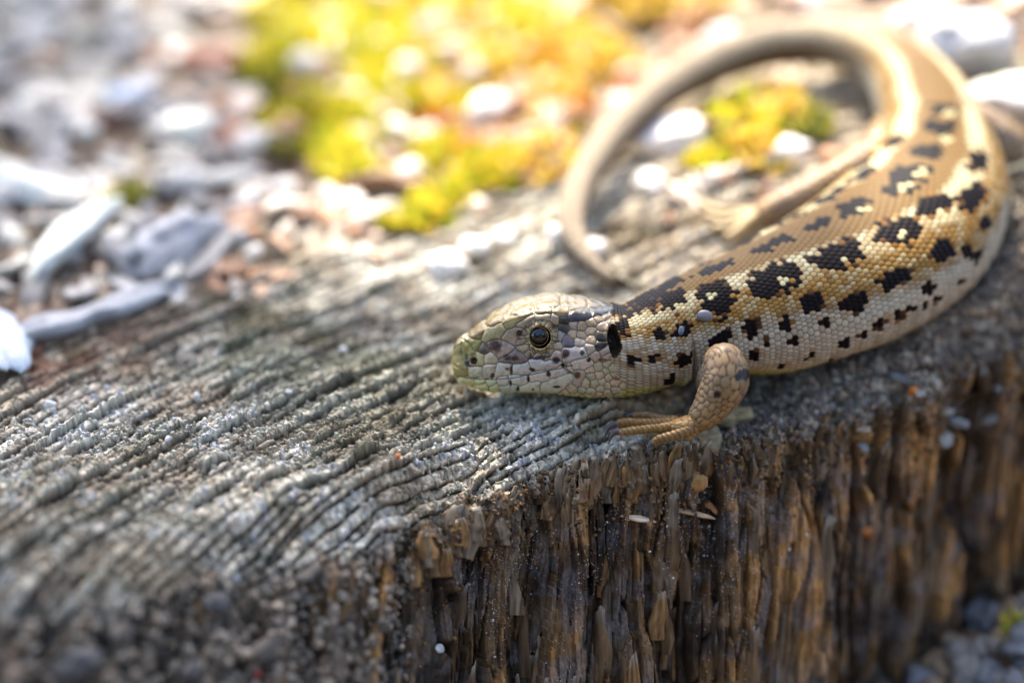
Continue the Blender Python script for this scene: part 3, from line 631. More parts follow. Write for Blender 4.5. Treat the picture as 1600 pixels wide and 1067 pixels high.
# skin folds: collar in front of the shoulder, soft folds on the flank
colk = 29.4+.9*np.cos(np.minimum(kh, 6)*.55)[None]
fold = SROW-colk
bd = bd+(.55*np.exp(-((fold+.45)/.55)**2)-.75*np.exp(-((fold-.35)/.35)**2))*sstep(2.2, 3.2, kh)[None]*sstep(5.9, 5.0, kh)[None]*(kh[None] < 6.1)
bd = bd+(.28*fbm(SROW/7+kh[None], kh[None]*1.3+SROW/16, 41, 2))*sstep(2.2, 3.2, kh)[None]*sstep(27, 34, rows)[:, None]*sstep(s_hip, s_hip-10, rows)[:, None]
bd = bd+.12*np.sin(SROW*2.6+3*vn(SROW/5, kh[None], 44))*sstep(3.0, 3.6, kh)[None]*sstep(4.6, 4.0, kh)[None]*sstep(38, 46, rows)[:, None]*sstep(s_hip, s_hip-15, rows)[:, None]
# blend head -> body
full_c = bcol.copy(); full_d = bd.copy()
lim = 20.9+1.2*sstep(3.2, 4.6, kh)+.25*np.sin(kh*9)
hm = (rows[hr][:, None] < lim[None])
full_c[hr] = np.where(hm[..., None], hcol, bcol[hr])
full_d[hr] = np.where(hm, hd, bd[hr]-1.5*sstep(1.05, .6, ear)*(kh[None] < 5))
full_c[hr] = np.where((~hm & (ear < 1.0) & (kh[None] < 5))[..., None], lin(46, 36, 30), full_c[hr])
rough = np.full((NR, NC), .50); rough[hr] = np.where(hm, .26, .50)
full_c[hr] = full_c[hr]*np.where(hm[..., None], np.array([1.12, 1.06, 1.0]), 1.0)
LV = base+nrm*full_d[..., None]
LZ_V = [LV.reshape(-1, 3)]; LZ_F = [grid_faces(NR, NC, True)]; LZ_C = [np.clip(full_c, 0, 1).reshape(-1, 3)]; LZ_R = [rough.ravel()]
def lz_add(G, C, wrap=True, rg=.34):
    n = sum(len(v) for v in LZ_V); LZ_V.append(G.reshape(-1, 3)); LZ_F.append(grid_faces(G.shape[0], G.shape[1], wrap, n)); LZ_C.append(np.clip(C, 0, 1).reshape(-1, 3)); LZ_R.append(np.full(G.shape[0]*G.shape[1], rg))

def tube(pts_, ra, rb, up, step, nc, cap=True):
    """swept tube; ra along 'up' half axis, rb sideways. returns base grid, normals, arc, angle"""
    pts_ = np.array(pts_, float); L0 = np.r_[0, np.cumsum(np.linalg.norm(np.diff(pts_, axis=0), axis=1))]
    n = max(int(L0[-1]/step), 6); t = np.linspace(0, L0[-1], n)
    C = spl(t, L0, pts_); A = spl(t, L0, ra); B = spl(t, L0, rb)
    if cap:
        e = np.sqrt(np.clip(1-(1-np.minimum((L0[-1]-t)/max(B[-1], .2), 1))**2, .0004, 1)); A = A*e; B = B*e
    T = np.gradient(C, axis=0); T /= np.linalg.norm(T, axis=1, keepdims=True)
    N = np.cross(T, np.array(up, float)[None]); N /= np.linalg.norm(N, axis=1, keepdims=True); U = np.cross(N, T)
    a = np.linspace(0, 2*np.pi, nc, endpoint=False)
    G = C[:, None]+U[:, None]*(np.cos(a)[None]*A[:, None])[..., None]+N[:, None]*(np.sin(a)[None]*B[:, None])[..., None]
    nn = grid_normals(G, True)
    if np.mean(np.sum(nn[n//2]*(G[n//2]-C[n//2]), -1)) < 0: nn = -nn
    return G, nn, t, a, np.maximum(A, B)
def limb(pts_, ra, rb, up, cell=1.05, step=.16, nc=110, c0=(166, 132, 84), c1=(150, 130, 112), dark=(), amp=.16, seed=1):
    G, nn, t, a, rad = tube(pts_, ra, rb, up, step, nc)
    nv = max(int(round(2*np.pi*np.median(rad)/cell/2)*2), 4)
    u = t[:, None]/cell*1.05+0*a[None]; v = a[None]/(2*np.pi)*nv+0*t[:, None]
    u = u+.22*vn(u*.9, v*.9, seed+5); v = v+.22*vn(u*.9, v*.9, seed+6)
    l1, l2, r_, c_ = lattice(u, v)
    e = np.clip((l2-l1)/.8, 0, 1); c_ = np.mod(np.round(c_*2), 2*nv).astype(int); k = hsh(r_.astype(int), c_, seed)
    d = amp*(1-np.exp(-e/.28))+.10*(u-r_)*amp*4*sstep(0, .2, e)
    mixf = np.clip(.5+.5*np.cos(a)[None]+.35*vn(u/3, v/3, seed+2), 0, 1)[..., None]
    C = (lin(*c0)*mixf+lin(*c1)*(1-mixf))*(.8+.4*k[..., None])
    Q = G+nn*d[..., None]
    for dx, dy, rr in dark:
        px, py, _ = proj(Q); m = (np.hypot(px-dx, py-dy) < rr*(.75+.5*k)) & (np.sum(nn*(CAM-G), -1) > 0); C[m] = lin(50, 40, 38)
    C = C*(1-.85*sstep(.34, .05, e)[..., None])
    lz_add(Q, C, True); return G
def toe(pts_, r0, r1, seed=1, per=.62, c=(158, 120, 68)):
    G, nn, t, a, rad = tube(pts_, [r0*1.05]*1+list(np.linspace(r0, r1, len(pts_)-1)), [r0]+list(np.linspace(r0*.92, r1, len(pts_)-1)), CU, .09, 40)
    ph = t[:, None]/per+.5*(np.abs(a-np.pi)[None]/np.pi > .62)
    f = np.mod(ph, 1); k = hsh(np.floor(ph).astype(int), (a[None]/(2*np.pi)*5).astype(int)+0*np.floor(ph).astype(int), seed)
    d = .11*r0/.55*(f-.3)*np.clip(np.minimum(f, 1-f)*9, 0, 1)
    side = np.abs(np.sin(a))[None]
    C = lin(*c)*(.78+.4*k[..., None])*(1-.5*sstep(.14, 0, np.minimum(f, 1-f))[..., None]); C = C*(1-.25*(side**3)[..., None])
    lz_add(G+nn*d[..., None], C, True)
claws = []
def claw(p0, p1, p2, r0):
    q = np.linspace(0, 1, 14)[:, None]; C = (1-q)**2*np.array(p0)+2*q*(1-q)*np.array(p1)+q*q*np.array(p2)
    G, nn, t, a, _ = tube(C, list(r0*(1-q[:, 0]**1.6)+.03), list(.62*r0*(1-q[:, 0]**1.6)+.03), CU, .12, 14, cap=False)
    c = lin(58, 50, 52)*(1-.0*t[:, None, None])+0*a[None, :, None]
    claws.append((G, c))
# near front leg
sh = P(1128, 596, 4.0); el = P(1128, 574, -5.2); wr = P(1098, 643, -2.6)
limb([sh, P(1130, 588, .5), P(1132, 578, -2.5)], [3.0, 2.9, 2.7], [3.4, 3.2, 2.9], CU, .9, c0=(170, 148, 112), c1=(150, 136, 118), seed=3)
limb([P(1122, 578, -.4), P(1131, 568, -2.8), P(1134, 592, -3.6), P(1119, 622, -3.2), P(1102, 646, -2.8), P(1084, 662, -1.8)], [1.9, 2.6, 2.75, 2.4, 1.85, 1.35], [1.8, 2.6, 2.9, 2.5, 1.95, 1.5], -CF, .9,
     c0=(160, 128, 84), c1=(142, 122, 104), dark=((1160, 585, 11), (1121, 615, 6), (1094, 557, 4)), seed=5)
limb([P(1102, 650, -2.4), P(1084, 662, -2.0), P(1066, 666, -1.7), P(1052, 668, -1.5), P(1044, 669, -1.4)], [1.4, 1.3, 1.1, .8, .45], [1.6, 1.75, 1.75, 1.5, .75], CU, .95, c0=(176, 138, 84), c1=(150, 114, 68), amp=.13, seed=8)
toe([P(1088, 668, -3.0), P(1066, 676, -3.6), P(1042, 683, -3.4), P(1026, 688, -3.0), P(1019, 695, -2.9)], .66, .46, 1)
claw(P(1021, 690, -2.9), P(1012, 697, -3.0), P(1020, 718, -2.8), .46)
toe([P(1072, 662, -2.0), P(1040, 667, -2.4), P(1006, 671, -2.3), P(978, 674, -2.0), P(966, 676, -1.8)], .60, .44, 2, c=(170, 130, 72))
claw(P(968, 675, -1.8), P(956, 671, -1.8), P(951, 694, -1.5), .46)
toe([P(1066, 658, -.8), P(1030, 660, -.6), P(1000, 660, -.2), P(974, 659, .2), P(962, 662, .3)], .56, .42, 3, c=(168, 126, 70))
claw(P(964, 663, .3), P(948, 662, .3), P(944, 688, .2), .44)
toe([P(1060, 655, .3), P(1034, 654, 1.0), P(1010, 648, 1.6), P(988, 648, 2.2)], .5, .38, 4, c=(158, 122, 78))
claw(P(990, 648, 2.2), P(981, 647, 2.4), P(977, 656, 2.2), .34)
toe([P(1090, 672, -2.6), P(1080, 680, -3.2), P(1070, 688, -3.3)], .45, .36, 6, c=(170, 128, 70))
# far front leg, mostly behind the head
limb([P(1070, 520, 13), P(1030, 510, 19), P(990, 520, 21)], [2.8, 2.6, 2.2], [2.8, 2.6, 2.2], CU, 1.1, nc=60, step=.3, seed=11)
limb([P(992, 518, 21), P(970, 528, 19), P(945, 540, 18)], [2.3, 1.9, 1.2], [2.3, 1.9, 1.5], CU, 1.1, nc=60, step=.3, seed=12)
for q in range(4): toe([P(950, 537, 18+q*.4), P(925, 536-q*3, 18+q), P(905, 540-q*4, 18+1.4*q)], .6, .35, 20+q)
# far hind leg lying forward beside the body
def Gp(px, py, h):                                  # point on a pixel's ray at height h above the wood
    return ground_hit(px, py, h)
limb([P(1425, 178, 46), P(1402, 212, 41), Gp(1366, 250, 5.0)], [4.2, 3.8, 2.9], [4.2, 3.8, 2.9], CU, 1.1, nc=60, step=.3, c0=(176, 140, 92), seed=13)
limb([Gp(1372, 246, 5.0), Gp(1310, 280, 3.6), Gp(1250, 308, 2.8), Gp(1205, 328, 2.2), Gp(1180, 340, 1.8)], [2.8, 2.6, 2.1, 1.7, 1.2], [2.8, 2.6, 2.2, 1.8, 1.5], CU, 1.1, nc=60, step=.3, c0=(182, 146, 98), seed=14)
for q, (ex_, ey_) in enumerate(((1094, 318), (1100, 338), (1112, 356), (1132, 372))):
    toe([Gp(1192, 334, 2.0), Gp(1164, 334+q*6, 1.9), Gp((1160+ex_)/2, (336+q*6+ey_)/2+4, 1.9), Gp(ex_, ey_, 1.6)], .85, .5, 30+q, c=(206, 178, 126))
# near hind leg, partly outside the frame
limb([P(1478, 190, 36), P(1540, 215, 36), P(1600, 240, 38)], [4.4, 3.9, 3.0], [4.4, 3.9, 3.0], CU, 1.1, nc=60, step=.3, c0=(172, 140, 96), seed=15)
limb([P(1598, 238, 38), P(1640, 240, 43), P(1676, 232, 50)], [3.0, 2.4, 1.6], [3.0, 2.4, 1.8], CU, 1.1, nc=60, step=.3, c0=(172, 140, 96), seed=16)
for q in range(4): toe([P(1672, 233, 49), P(1700, 228+q*5, 51+q), P(1722+q*4, 222+q*8, 54+q)], .8, .4, 40+q)

def lz_extra(t, b):
    a = t.nodes.new('ShaderNodeAttribute'); a.attribute_name = 'rough'; t.links.new(a.outputs['Fac'], b.inputs['Roughness'])
    mr = t.nodes.new('ShaderNodeMapRange'); mr.inputs['From Min'].default_value = .24; mr.inputs['From Max'].default_value = .42; mr.inputs['To Min'].default_value = .4; mr.inputs['To Max'].default_value = .05
    t.links.new(a.outputs['Fac'], mr.inputs['Value']); t.links.new(mr.outputs[0], b.inputs['Specular IOR Level'])
M_SKIN = material('lizard_skin', .4, spec=.24, noise=(2600, .20), bump=(9000, .25, .02), extra=lz_extra)
lz = link('lizard', None); lz.empty_display_size = .01
tag(lz, 'brown spotted lizard with cream stripes, its long tail looped behind, resting on the weathered stump', 'lizard')
me = mesh('lizard_body', np.concatenate(LZ_V), np.concatenate(LZ_F), np.concatenate(LZ_C)*.66, M_SKIN, attrs={'rough': np.concatenate(LZ_R)})
link('body', me, parent=lz)
M_CLAW = material('claw_horn', .3, spec=.5, noise=(3000, .2))
for G, c in claws:
    o = link('claw', mesh('claw', G.reshape(-1, 3), grid_faces(G.shape[0], G.shape[1], True), c.reshape(-1, 3), M_CLAW), parent=lz)
# eyes
M_EYE = material('eye', .04, spec=.6)
def eyeball(side):
    rr = 1.72; c = head_pt(11.55, side*(3.55), 4.35)
    ax = HNEAR*side*.97+HUP*.12-HX*.1; ax /= np.linalg.norm(ax); e1 = np.cross(ax, HUP); e1 /= np.linalg.norm(e1); e2 = np.cross(e1, ax)
    pa = np.linspace(0, np.pi, 60)[:, None]; aa = np.linspace(0, 2*np.pi, 72, endpoint=False)[None]
    G = c+rr*(ax*np.cos(pa)[..., None]+(e1*np.cos(aa)[..., None]+e2*np.sin(aa)[..., None])*np.sin(pa)[..., None])
    d = np.degrees(pa)+0*aa
    colr = np.where((d < 43)[..., None], lin(10, 8, 9), lin(34, 24, 20))
    V = G.reshape(-1, 3)
    eo = link('eye', mesh('eye', V, grid_faces(60, 72, True), colr.reshape(-1, 3), M_EYE), parent=lz)
    pr_ = np.radians(np.linspace(42.5, 47.5, 7))[:, None]; rw_ = 1.006+.012*np.sin(np.linspace(0, np.pi, 7))[:, None]
    GI = c+rr*rw_[..., None]*(ax*np.cos(pr_)[..., None]+(e1*np.cos(aa)[..., None]+e2*np.sin(aa)[..., None])*np.sin(pr_)[..., None])
    ci = lin(196, 142, 72)*(.8+.3*vn(aa*6+0*pr_, 0*aa+pr_*30, 7))[..., None]
    link('iris', mesh('iris', GI.reshape(-1, 3), grid_faces(7, 72, True), np.clip(ci, 0, 1).reshape(-1, 3), M_EYE), parent=eo)
eyeball(1); eyeball(-1)
# eardrum lies in the ear opening: glossy dark disc is part of the body recess

# ticks on the shoulder
def tick(px, py, rx, ry, rgb, label, rot):
    i, j = find_st(px, py); p = LV[i, j]; n = nrm[i, j]; n = n/np.linalg.norm(n)
    e1 = CR*math.cos(rot)+CU*math.sin(rot); e1 = e1-n*(e1@n); e1 /= np.linalg.norm(e1); e2 = np.cross(n, e1)
    root = link('tick', None, p); root.empty_display_size = .001; tag(root, label, 'tick')
    pa = np.linspace(0, np.pi, 24)[:, None]; aa = np.linspace(0, 2*np.pi, 28, endpoint=False)[None]
    x = np.cos(pa); r_ = np.sin(pa)
    G = (e1*(rx*x)[..., None]+(e2*(ry*r_*np.cos(aa))[..., None]+n*(.62*ry*r_*np.sin(aa)+.45*ry)[..., None]))
    cc = lin(*rgb)*(1+.12*vn(x*3+0*aa, aa*2+0*x, 4))[..., None]; dk = sstep(.82, .97, x+0*aa)[..., None]; cc = cc*(1-dk)+lin(50, 36, 30)*dk
    link('abdomen', mesh('tick_abdomen', G.reshape(-1, 3), grid_faces(24, 28, True), cc.reshape(-1, 3), M_TICK), parent=root)
    for q in range(4):
        for s_ in (-1, 1):
            b0 = e1*rx*(.92-.13*q)+e2*s_*ry*.3+n*.15*ry; b1 = b0+e2*s_*ry*.5+e1*rx*.1+n*ry*.25; b2 = b1+e2*s_*ry*.35+e1*rx*(.1-.1*q)-n*ry*.35
            T_, _, _, _, _ = tube([b0, b1, b2], [.05, .04, .025], [.05, .04, .025], n+.01*e1, .06, 6)
            link('leg', mesh('tick_leg', T_.reshape(-1, 3), grid_faces(T_.shape[0], 6, True), np.tile(lin(60, 40, 30), (T_.shape[0]*6, 1)), M_TICK), parent=root)
M_TICK = material('tick_skin', .28, spec=.5, noise=(3000, .15))
tick(1101, 495, 1.05, .78, (96, 92, 90), 'round grey tick swollen with blood, stuck below the lizard\'s shoulder spot', 3.0)
tick(1063, 517, .62, .40, (84, 88, 104), 'small bluish tick in the dark fold of the lizard\'s neck', 1.3)
# ------------------------------------------------------------------ ground around the stump
def Zg(x, y):
    x = np.asarray(x, float); y = np.asarray(y, float); xc = np.clip(x, -185, 165); e = edge(xc)[0]
    back = Zt(xc, np.clip(y, -100, 205))-3.5
    b = np.maximum(sstep(22, 60, y-e), sstep(172, 230, np.abs(x-2)))
    z = -47+(back+47)*b+2.5*fbm(x/25, y/25, 201, 4)*sstep(0, 20, np.abs(b-.5)*40+1)
    z = z+15*np.exp(-((x-62)/20)**2-((y-6)/16)**2)
    far = np.hypot(x, y-60); return z*sstep(1600, 500, far)-40*sstep(500, 1600, far)
ax_ = np.r_[-4000, -2200, -1200, -700, np.linspace(-420, 420, 240), 700, 1200, 2200, 4000]; ay_ = np.r_[-4000, -2200, -1200, -700, np.linspace(-420, 460, 240), 700, 1200, 2200, 4000]
GX, GY = np.meshgrid(ax_, ay_); GZ = Zg(GX, GY)
gc = lin(118, 92, 70)*(.8+.4*fbm(GX/9, GY/9, 202, 3)[..., None]+.1)
M_SOIL = material('soil', .9, spec=.2, noise=(420, .45), bump=(500, .8, 1.2))
tag(link('ground', mesh('ground', np.stack([GX, GY, GZ], -1).reshape(-1, 3), grid_faces(*GX.shape), np.clip(gc, .01, 1).reshape(-1, 3), M_SOIL)), kind='structure')

sx, sy, sdp = proj(SV)
def stump_hit(px, py):
    m = np.hypot(sx-px, sy-py) < 4.5
    d = np.where(m, sdp, 1e9); i, j = np.unravel_index(np.argmin(d), d.shape); return SV[i, j], SBn[i, j]

# ------------------------------------------------------------------ litter pieces
rl = np.random.RandomState(99)
def blobmesh(name, dims, seed, rgb, mat, nu=14, nv=18, rough=.22, vary=.25, power=.8):
    p_ = np.linspace(0, np.pi, nu)[:, None]; a = np.linspace(0, 2*np.pi, nv, endpoint=False)[None]
    D = np.stack([np.sin(p_)*np.cos(a), np.sin(p_)*np.sin(a), np.cos(p_)+0*a], -1)
    r = 1+rough*(vn(D[..., 0]*1.7+seed*7, D[..., 1]*1.7+D[..., 2]*1.3, seed)+.5*vn(D[..., 0]*4+3, D[..., 1]*4-D[..., 2]*3, seed+1))
    sgn = np.sign(D)*np.abs(D)**power
    V = sgn*r[..., None]*np.array(dims)/2
    c = lin(*rgb)*(1+vary*vn(D[..., 0]*3, D[..., 1]*3+D[..., 2]*2, seed+5))[..., None]
    return mesh(name, V.reshape(-1, 3), grid_faces(nu, nv, True), np.clip(c, 0, 1).reshape(-1, 3), mat)
def chipmesh(name, L, W, T, seed, rgb, mat, n=15, m=7):
    r = np.random.RandomState(seed); u = np.linspace(-1, 1, n)[:, None]; v = np.linspace(-1, 1, m)[None]
    wprof = np.clip(1-.8*np.abs(u)**(2.2+r.rand()*3), .10, 1)*(1+.22*vn(u*2.5+seed, 0*u, seed))
    x = L/2*u*(1+.10*vn(v*2.6, 0*v+seed, seed+3))+0*v; y = W/2*v*wprof; bend = .10*L*(u**2-.4)*r.uniform(-1, 1)+.22*W*v**2*r.uniform(-.6, 1)
    gr = .16*T*vn(v*6+0*u, u*1.2+0*v, seed+1)+.10*T*vn(v*3+0*u, u*4+0*v, seed+2)
    th_ = T/2*np.sqrt(np.clip(1-.85*np.abs(v)**3, .05, 1))*np.clip(1.1-np.abs(u)**4, .1, 1)
    A = np.stack([x, y, bend+th_+gr], -1); B = np.stack([x, y, bend-th_+gr*.4], -1)
    ring = np.concatenate([A, B[:, ::-1]], 1)          # tube around the long axis
    V = ring.reshape(-1, 3); F = [list(f) for f in grid_faces(n, 2*m, True)]+[list(range(2*m))[::-1], [(n-1)*2*m+k for k in range(2*m)]]
    st = vn(ring[..., 1]/W*9, ring[..., 0]/L*2, seed+4); c = lin(*rgb)*(1+.28*st)[..., None]
    return mesh(name, V, F, np.clip(c, 0, 1).reshape(-1, 3), mat)
M_CHIP = material('litter_wood', .75, spec=.3, noise=(700, .25), bump=(900, .5, .3))
M_STONE = material('pebble_stone', .6, spec=.4, noise=(600, .22), bump=(900, .4, .2))
def lay(name, me_, p, rz, tilt=(0, 0), sc_=1.0, sink=0.0, label=None, cat=None, group=None):
    o = link(name, me_, (p[0], p[1], p[2]-sink), rot=(tilt[0], tilt[1], rz), scale=(sc_,)*3 if np.isscalar(sc_) else sc_)
    return tag(o, label, cat, group)
SXY = (SV[:nT, :, 0], SV[:nT, :, 1], SV[:nT, :, 2])
def top_z(x, y):
    j = int(np.clip(np.searchsorted(xs, x), 0, NCs-1)); i = int(np.argmin(np.abs(SV[:nT, j, 1]-y))); return float(SV[i, j, 2])
def hitp(px, py): q = ground_hit(px, py); return np.array([q[0], q[1], top_z(q[0], q[1])])
GREYS = [(172, 166, 156), (148, 142, 134), (190, 184, 168), (124, 118, 110)]; WARM = [(196, 172, 150), (164, 132, 104), (208, 192, 170), (140, 106, 80)]
chips_g = [chipmesh('pale_chip', 13+3*(k % 3), 5+1.5*(k % 2), 2.2, 300+k, GREYS[k % 4], M_CHIP) for k in range(8)]
chips_w = [chipmesh('brown_chip', 11+3*(k % 3), 4.5+1.5*(k % 2), 2.0, 320+k, WARM[k % 4], M_CHIP) for k in range(8)]
peb_g = [blobmesh('grey_pebble', (8, 6.5, 5), 340+k, GREYS[k % 4], M_STONE) for k in range(5)]
peb_w = [blobmesh('tan_pebble', (7.5, 6, 4.6), 350+k, [(206, 192, 174), (186, 164, 140), (214, 206, 192), (170, 122, 80), (156, 128, 104)][k], M_STONE) for k in range(5)]
def free(px, py):                                    # keep litter out of the lizard and of the bare ridged wood
    q = hitp(px, py); d = np.hypot(LV[::8, ::12, 0]-q[0], LV[::8, ::12, 1]-q[1]).min(); return d
GN = ['mid grey', 'dark grey', 'cream grey', 'charcoal grey']; WN = ['pinkish tan', 'brown', 'pale buff', 'dark brown']; PN = ['buff', 'tan', 'ivory', 'rust brown', 'umber']
KINDS = [(chips_g, 'wood_chip', 'wood chip', GN), (peb_g, 'pebble', 'pebble', GN), (chips_w, 'bark_flake', 'bark flake', WN), (peb_w, 'crumb', 'wood crumb', PN)]
MARKS = [(295, 215, 'beside the smooth cream pebble'), (118, 400, 'beside the long pale split stick'), (150, 490, 'beside the long bluish grey stick'), (5, 530, 'beside the broad bluish white chip'), (50, 310, 'around the broad pale greenish chip'),
         (270, 400, 'around the lumpy grey rotten block'), (205, 170, 'beside the bluish grey stone'), (1505, 95, 'beside the large white stone'), (1592, 185, 'beside the flat ivory stone'), (1090, 235, 'inside the loop of the tail'), (1250, 200, 'inside the tail loop near the hips'), (1010, 310, 'inside the tail loop near its tip'),
         (765, 195, 'beside the upright white stone'), (335, 105, 'beside the dark red brown flake'), (480, 60, 'among the yellow green moss cushions'), (500, 230, 'under the edge of the bright moss bank'), (700, 320, 'beside the creeping strip of bright moss'), (850, 100, 'among the golden moss cushions'),
         (1000, 60, 'beyond the arch of the tail'), (1250, -20, 'behind the top of the tail loop'), (1450, -10, 'in the litter far behind the hips'), (100, 60, 'in the shaded litter far behind the sticks'), (420, 330, 'at the border of litter and ridged wood'), (620, 180, 'between the moss bank and the creeping moss'), (800, 300, 'outside the thin part of the tail'), (780, -30, 'behind the golden moss cushions'), (500, -60, 'behind the yellow green moss cushions')]
cnt = 0
for n in range(2200):
    if cnt >= 560: break
    px = rl.uniform(-80, 1700); py = rl.uniform(-90, 470)
    lim_ = np.interp(px, [0, 250, 420, 700, 860, 1600], [600, 560, 480, 370, 350, 350])    # litter starts beyond this line
    if py > lim_ or (px > 1400 and py > 240): continue
    if free(px, py) < 6.5: continue
    p = hitp(px, py); left = px < 330+90*rl.randn(); bigger = np.interp(py, [0, 500], [1.15, .75])*np.interp(lim_-py, [0, 110], [.35, 1])
    K = KINDS[(0 if rl.rand() < .62 else 1) if left else (2 if rl.rand() < .45 else 3)]
    v_ = rl.randint(len(K[0])); z_ = rl.uniform(.45, 1.15)
    size = 'small' if z_ < .68 else ('large' if z_ > .93 else 'middling'); where = min(MARKS, key=lambda m: (m[0]-px)**2+1.8*(m[1]-py)**2)[2]
    lay(K[1], K[0][v_], p, rl.uniform(0, 6.28), rl.normal(0, .28, 2), z_*.82*bigger, -.65*bigger, '%s %s %s %s' % (size, K[3][v_ % len(K[3])], K[2], where), K[2], '%ss %s' % (K[2], where)); cnt += 1
def one(name, me_, px, py, rz, tilt, sink, label, cat, sc_=.8):
    return lay(name, me_, hitp(px, py), rz, tilt, sc_, sink*.8, label, cat)
one('pebble', blobmesh('cream_pebble', (10, 8.5, 7), 371, (222, 214, 190), M_STONE, 18, 24, .12, .1), 295, 222, .3, (0, 0), -2, 'smooth round cream pebble beside an orange moss tuft', 'pebble')
one('stick', chipmesh('pale_stick', 27, 5.5, 3.6, 372, (204, 204, 190), M_CHIP, 25), 118, 400, 1.05, (0, -.18), -3.2, 'long pale split stick propped across the grey chips', 'stick')
one('stick', chipmesh('grey_stick', 30, 5, 3.5, 373, (158, 156, 152), M_CHIP, 25), 150, 500, .55, (0, -.05), -2.2, 'long bluish grey stick lying at the rim of the chips', 'stick')
one('wood_chip', chipmesh('white_chip', 26, 10, 3.0, 374, (176, 182, 184), M_CHIP, 21), 5, 540, 1.9, (.2, .1), -2.5, 'broad bluish white wood chip at the rim of the ridged wood', 'wood chip')
one('wood_chip', chipmesh('broad_chip', 20, 9, 3.4, 375, (190, 190, 178), M_CHIP, 21), 50, 310, -.4, (.1, .1), -2.5, 'broad pale greenish wood chip among the grey chips', 'wood chip')
one('wood_block', blobmesh('grey_block', (22, 10, 8), 376, (164, 160, 156), M_CHIP, 20, 26, .3, .3), 270, 400, .95, (0, 0), -2.2, 'lumpy grey block of rotten wood with a grooved side', 'wood block')
one('pebble', blobmesh('blue_stone', (9, 8, 6), 377, (120, 132, 150), M_STONE), 205, 170, .5, (0, 0), -2, 'bluish grey stone behind the cream pebble', 'pebble')
one('stone', blobmesh('white_stone', (18, 14, 10), 378, (184, 180, 174), M_STONE, 20, 26, .2, .12), 1505, 95, .2, (0, 0), -4, 'large white stone behind the lizard\'s hips', 'stone')
one('stone', blobmesh('ivory_stone', (20, 13, 8), 379, (186, 178, 164), M_STONE, 20, 26, .2, .12), 1592, 185, .1, (0, 0), -3, 'flat ivory stone beside the lizard\'s hind leg', 'stone')
one('stone', blobmesh('pale_stone', (17, 9, 6), 380, (218, 208, 198), M_STONE, 20, 26, .2, .12), 1060, 228, .2, (0, 0), -2, 'pale oblong stone inside the loop of the lizard\'s tail', 'stone')
one('stone', blobmesh('shell_stone', (9, 5.5, 6), 381, (222, 214, 204), M_STONE, 18, 22, .2, .12), 765, 195, .9, (0, 0), -2.5, 'upright white stone between two moss cushions', 'stone')
one('bark_flake', chipmesh('red_flake', 14, 7, 2.2, 382, (140, 84, 58), M_CHIP), 335, 105, .1, (0, 0), -1.5, 'dark red brown bark flake in front of the moss bank', 'bark flake')
for k, (px, py) in enumerate(((700, 425), (930, 398), (790, 372), (742, 402), (640, 275), (1015, 300), (880, 385), (1240, 250))):
    lay('crumb', peb_w[2], hitp(px, py), k, (0, 0), rl.uniform(.5, .95), -1.0, 'bright cream crumb lying loose where ridged wood meets litter', 'wood crumb', 'bright cream crumbs near the tail')
# ------------------------------------------------------------------ moss
def moss_mesh(name, rad, hgt, n, seed, rgbs):
    r = np.random.RandomState(seed); VV, FF_, CC = [], [], []; b = 0
    for q in range(n):
        a = r.uniform(0, 6.28); d = rad*math.sqrt(r.rand()); x, y = d*math.cos(a), d*math.sin(a)*.8; h = hgt*(1-.65*(d/rad)**2)*r.uniform(.7, 1.15)
        lean = np.array([x, y, 0])/rad*.5+r.normal(0, .15, 3); col = lin(*rgbs[r.randint(len(rgbs))])*r.uniform(.7, 1.2)
        nl = 16
        for k in range(nl):
            t = (k+1)/nl; c0 = np.array([x, y, h*.15])+np.array([0, 0, h])*t+lean*h*t*t; an = k*2.4+r.rand(); L = (1.5-.7*t)*r.uniform(.8, 1.2); wd = .36
            o = np.array([math.cos(an), math.sin(an), .55+.5*t]); o /= np.linalg.norm(o); sd_ = np.cross(o, [0, 0, 1]); sd_ /= np.linalg.norm(sd_)
            V = np.array([c0-sd_*wd*.6, c0+sd_*wd*.6, c0+o*L*.55+sd_*wd, c0+o*L+np.array([0, 0, .1]), c0+o*L*.55-sd_*wd])
            VV.append(V); FF_.append([b, b+1, b+2, b+3, b+4]); CC.append(np.tile(col*(.75+.4*t), (5, 1))); b += 5
    return mesh(name, np.concatenate(VV), np.array(FF_), np.clip(np.concatenate(CC), 0, 1), M_MOSS, smooth=False)
def transl(fac):
    def f(t, b):
        tr = t.nodes.new('ShaderNodeBsdfTranslucent'); mx = t.nodes.new('ShaderNodeMixShader'); mx.inputs[0].default_value = fac
        src = b.inputs['Base Color'].links[0].from_socket; t.links.new(src, tr.inputs['Color'])
        out = [n for n in t.nodes if n.type == 'OUTPUT_MATERIAL'][0]
        t.links.new(b.outputs[0], mx.inputs[1]); t.links.new(tr.outputs[0], mx.inputs[2]); t.links.new(mx.outputs[0], out.inputs['Surface'])
    return f
M_MOSS = material('moss_leaf', .55, spec=.35, extra=transl(.45))
YG = [(196, 190, 36), (210, 196, 44), (172, 178, 34), (216, 190, 60)]; GO = [(224, 194, 62), (216, 172, 60), (218, 202, 80), (226, 200, 110)]; OR = [(190, 110, 36), (170, 84, 30), (200, 140, 50)]; OLI = [(120, 124, 30), (96, 104, 30), (160, 150, 50)]
mo = {k: [moss_mesh('moss_%s' % k, 8.0, 5.0, 85, 400+10*q+i, c) for i in range(2)] for q, (k, c) in enumerate((('yellow_green', YG), ('golden', GO), ('orange', OR), ('olive', OLI)))}
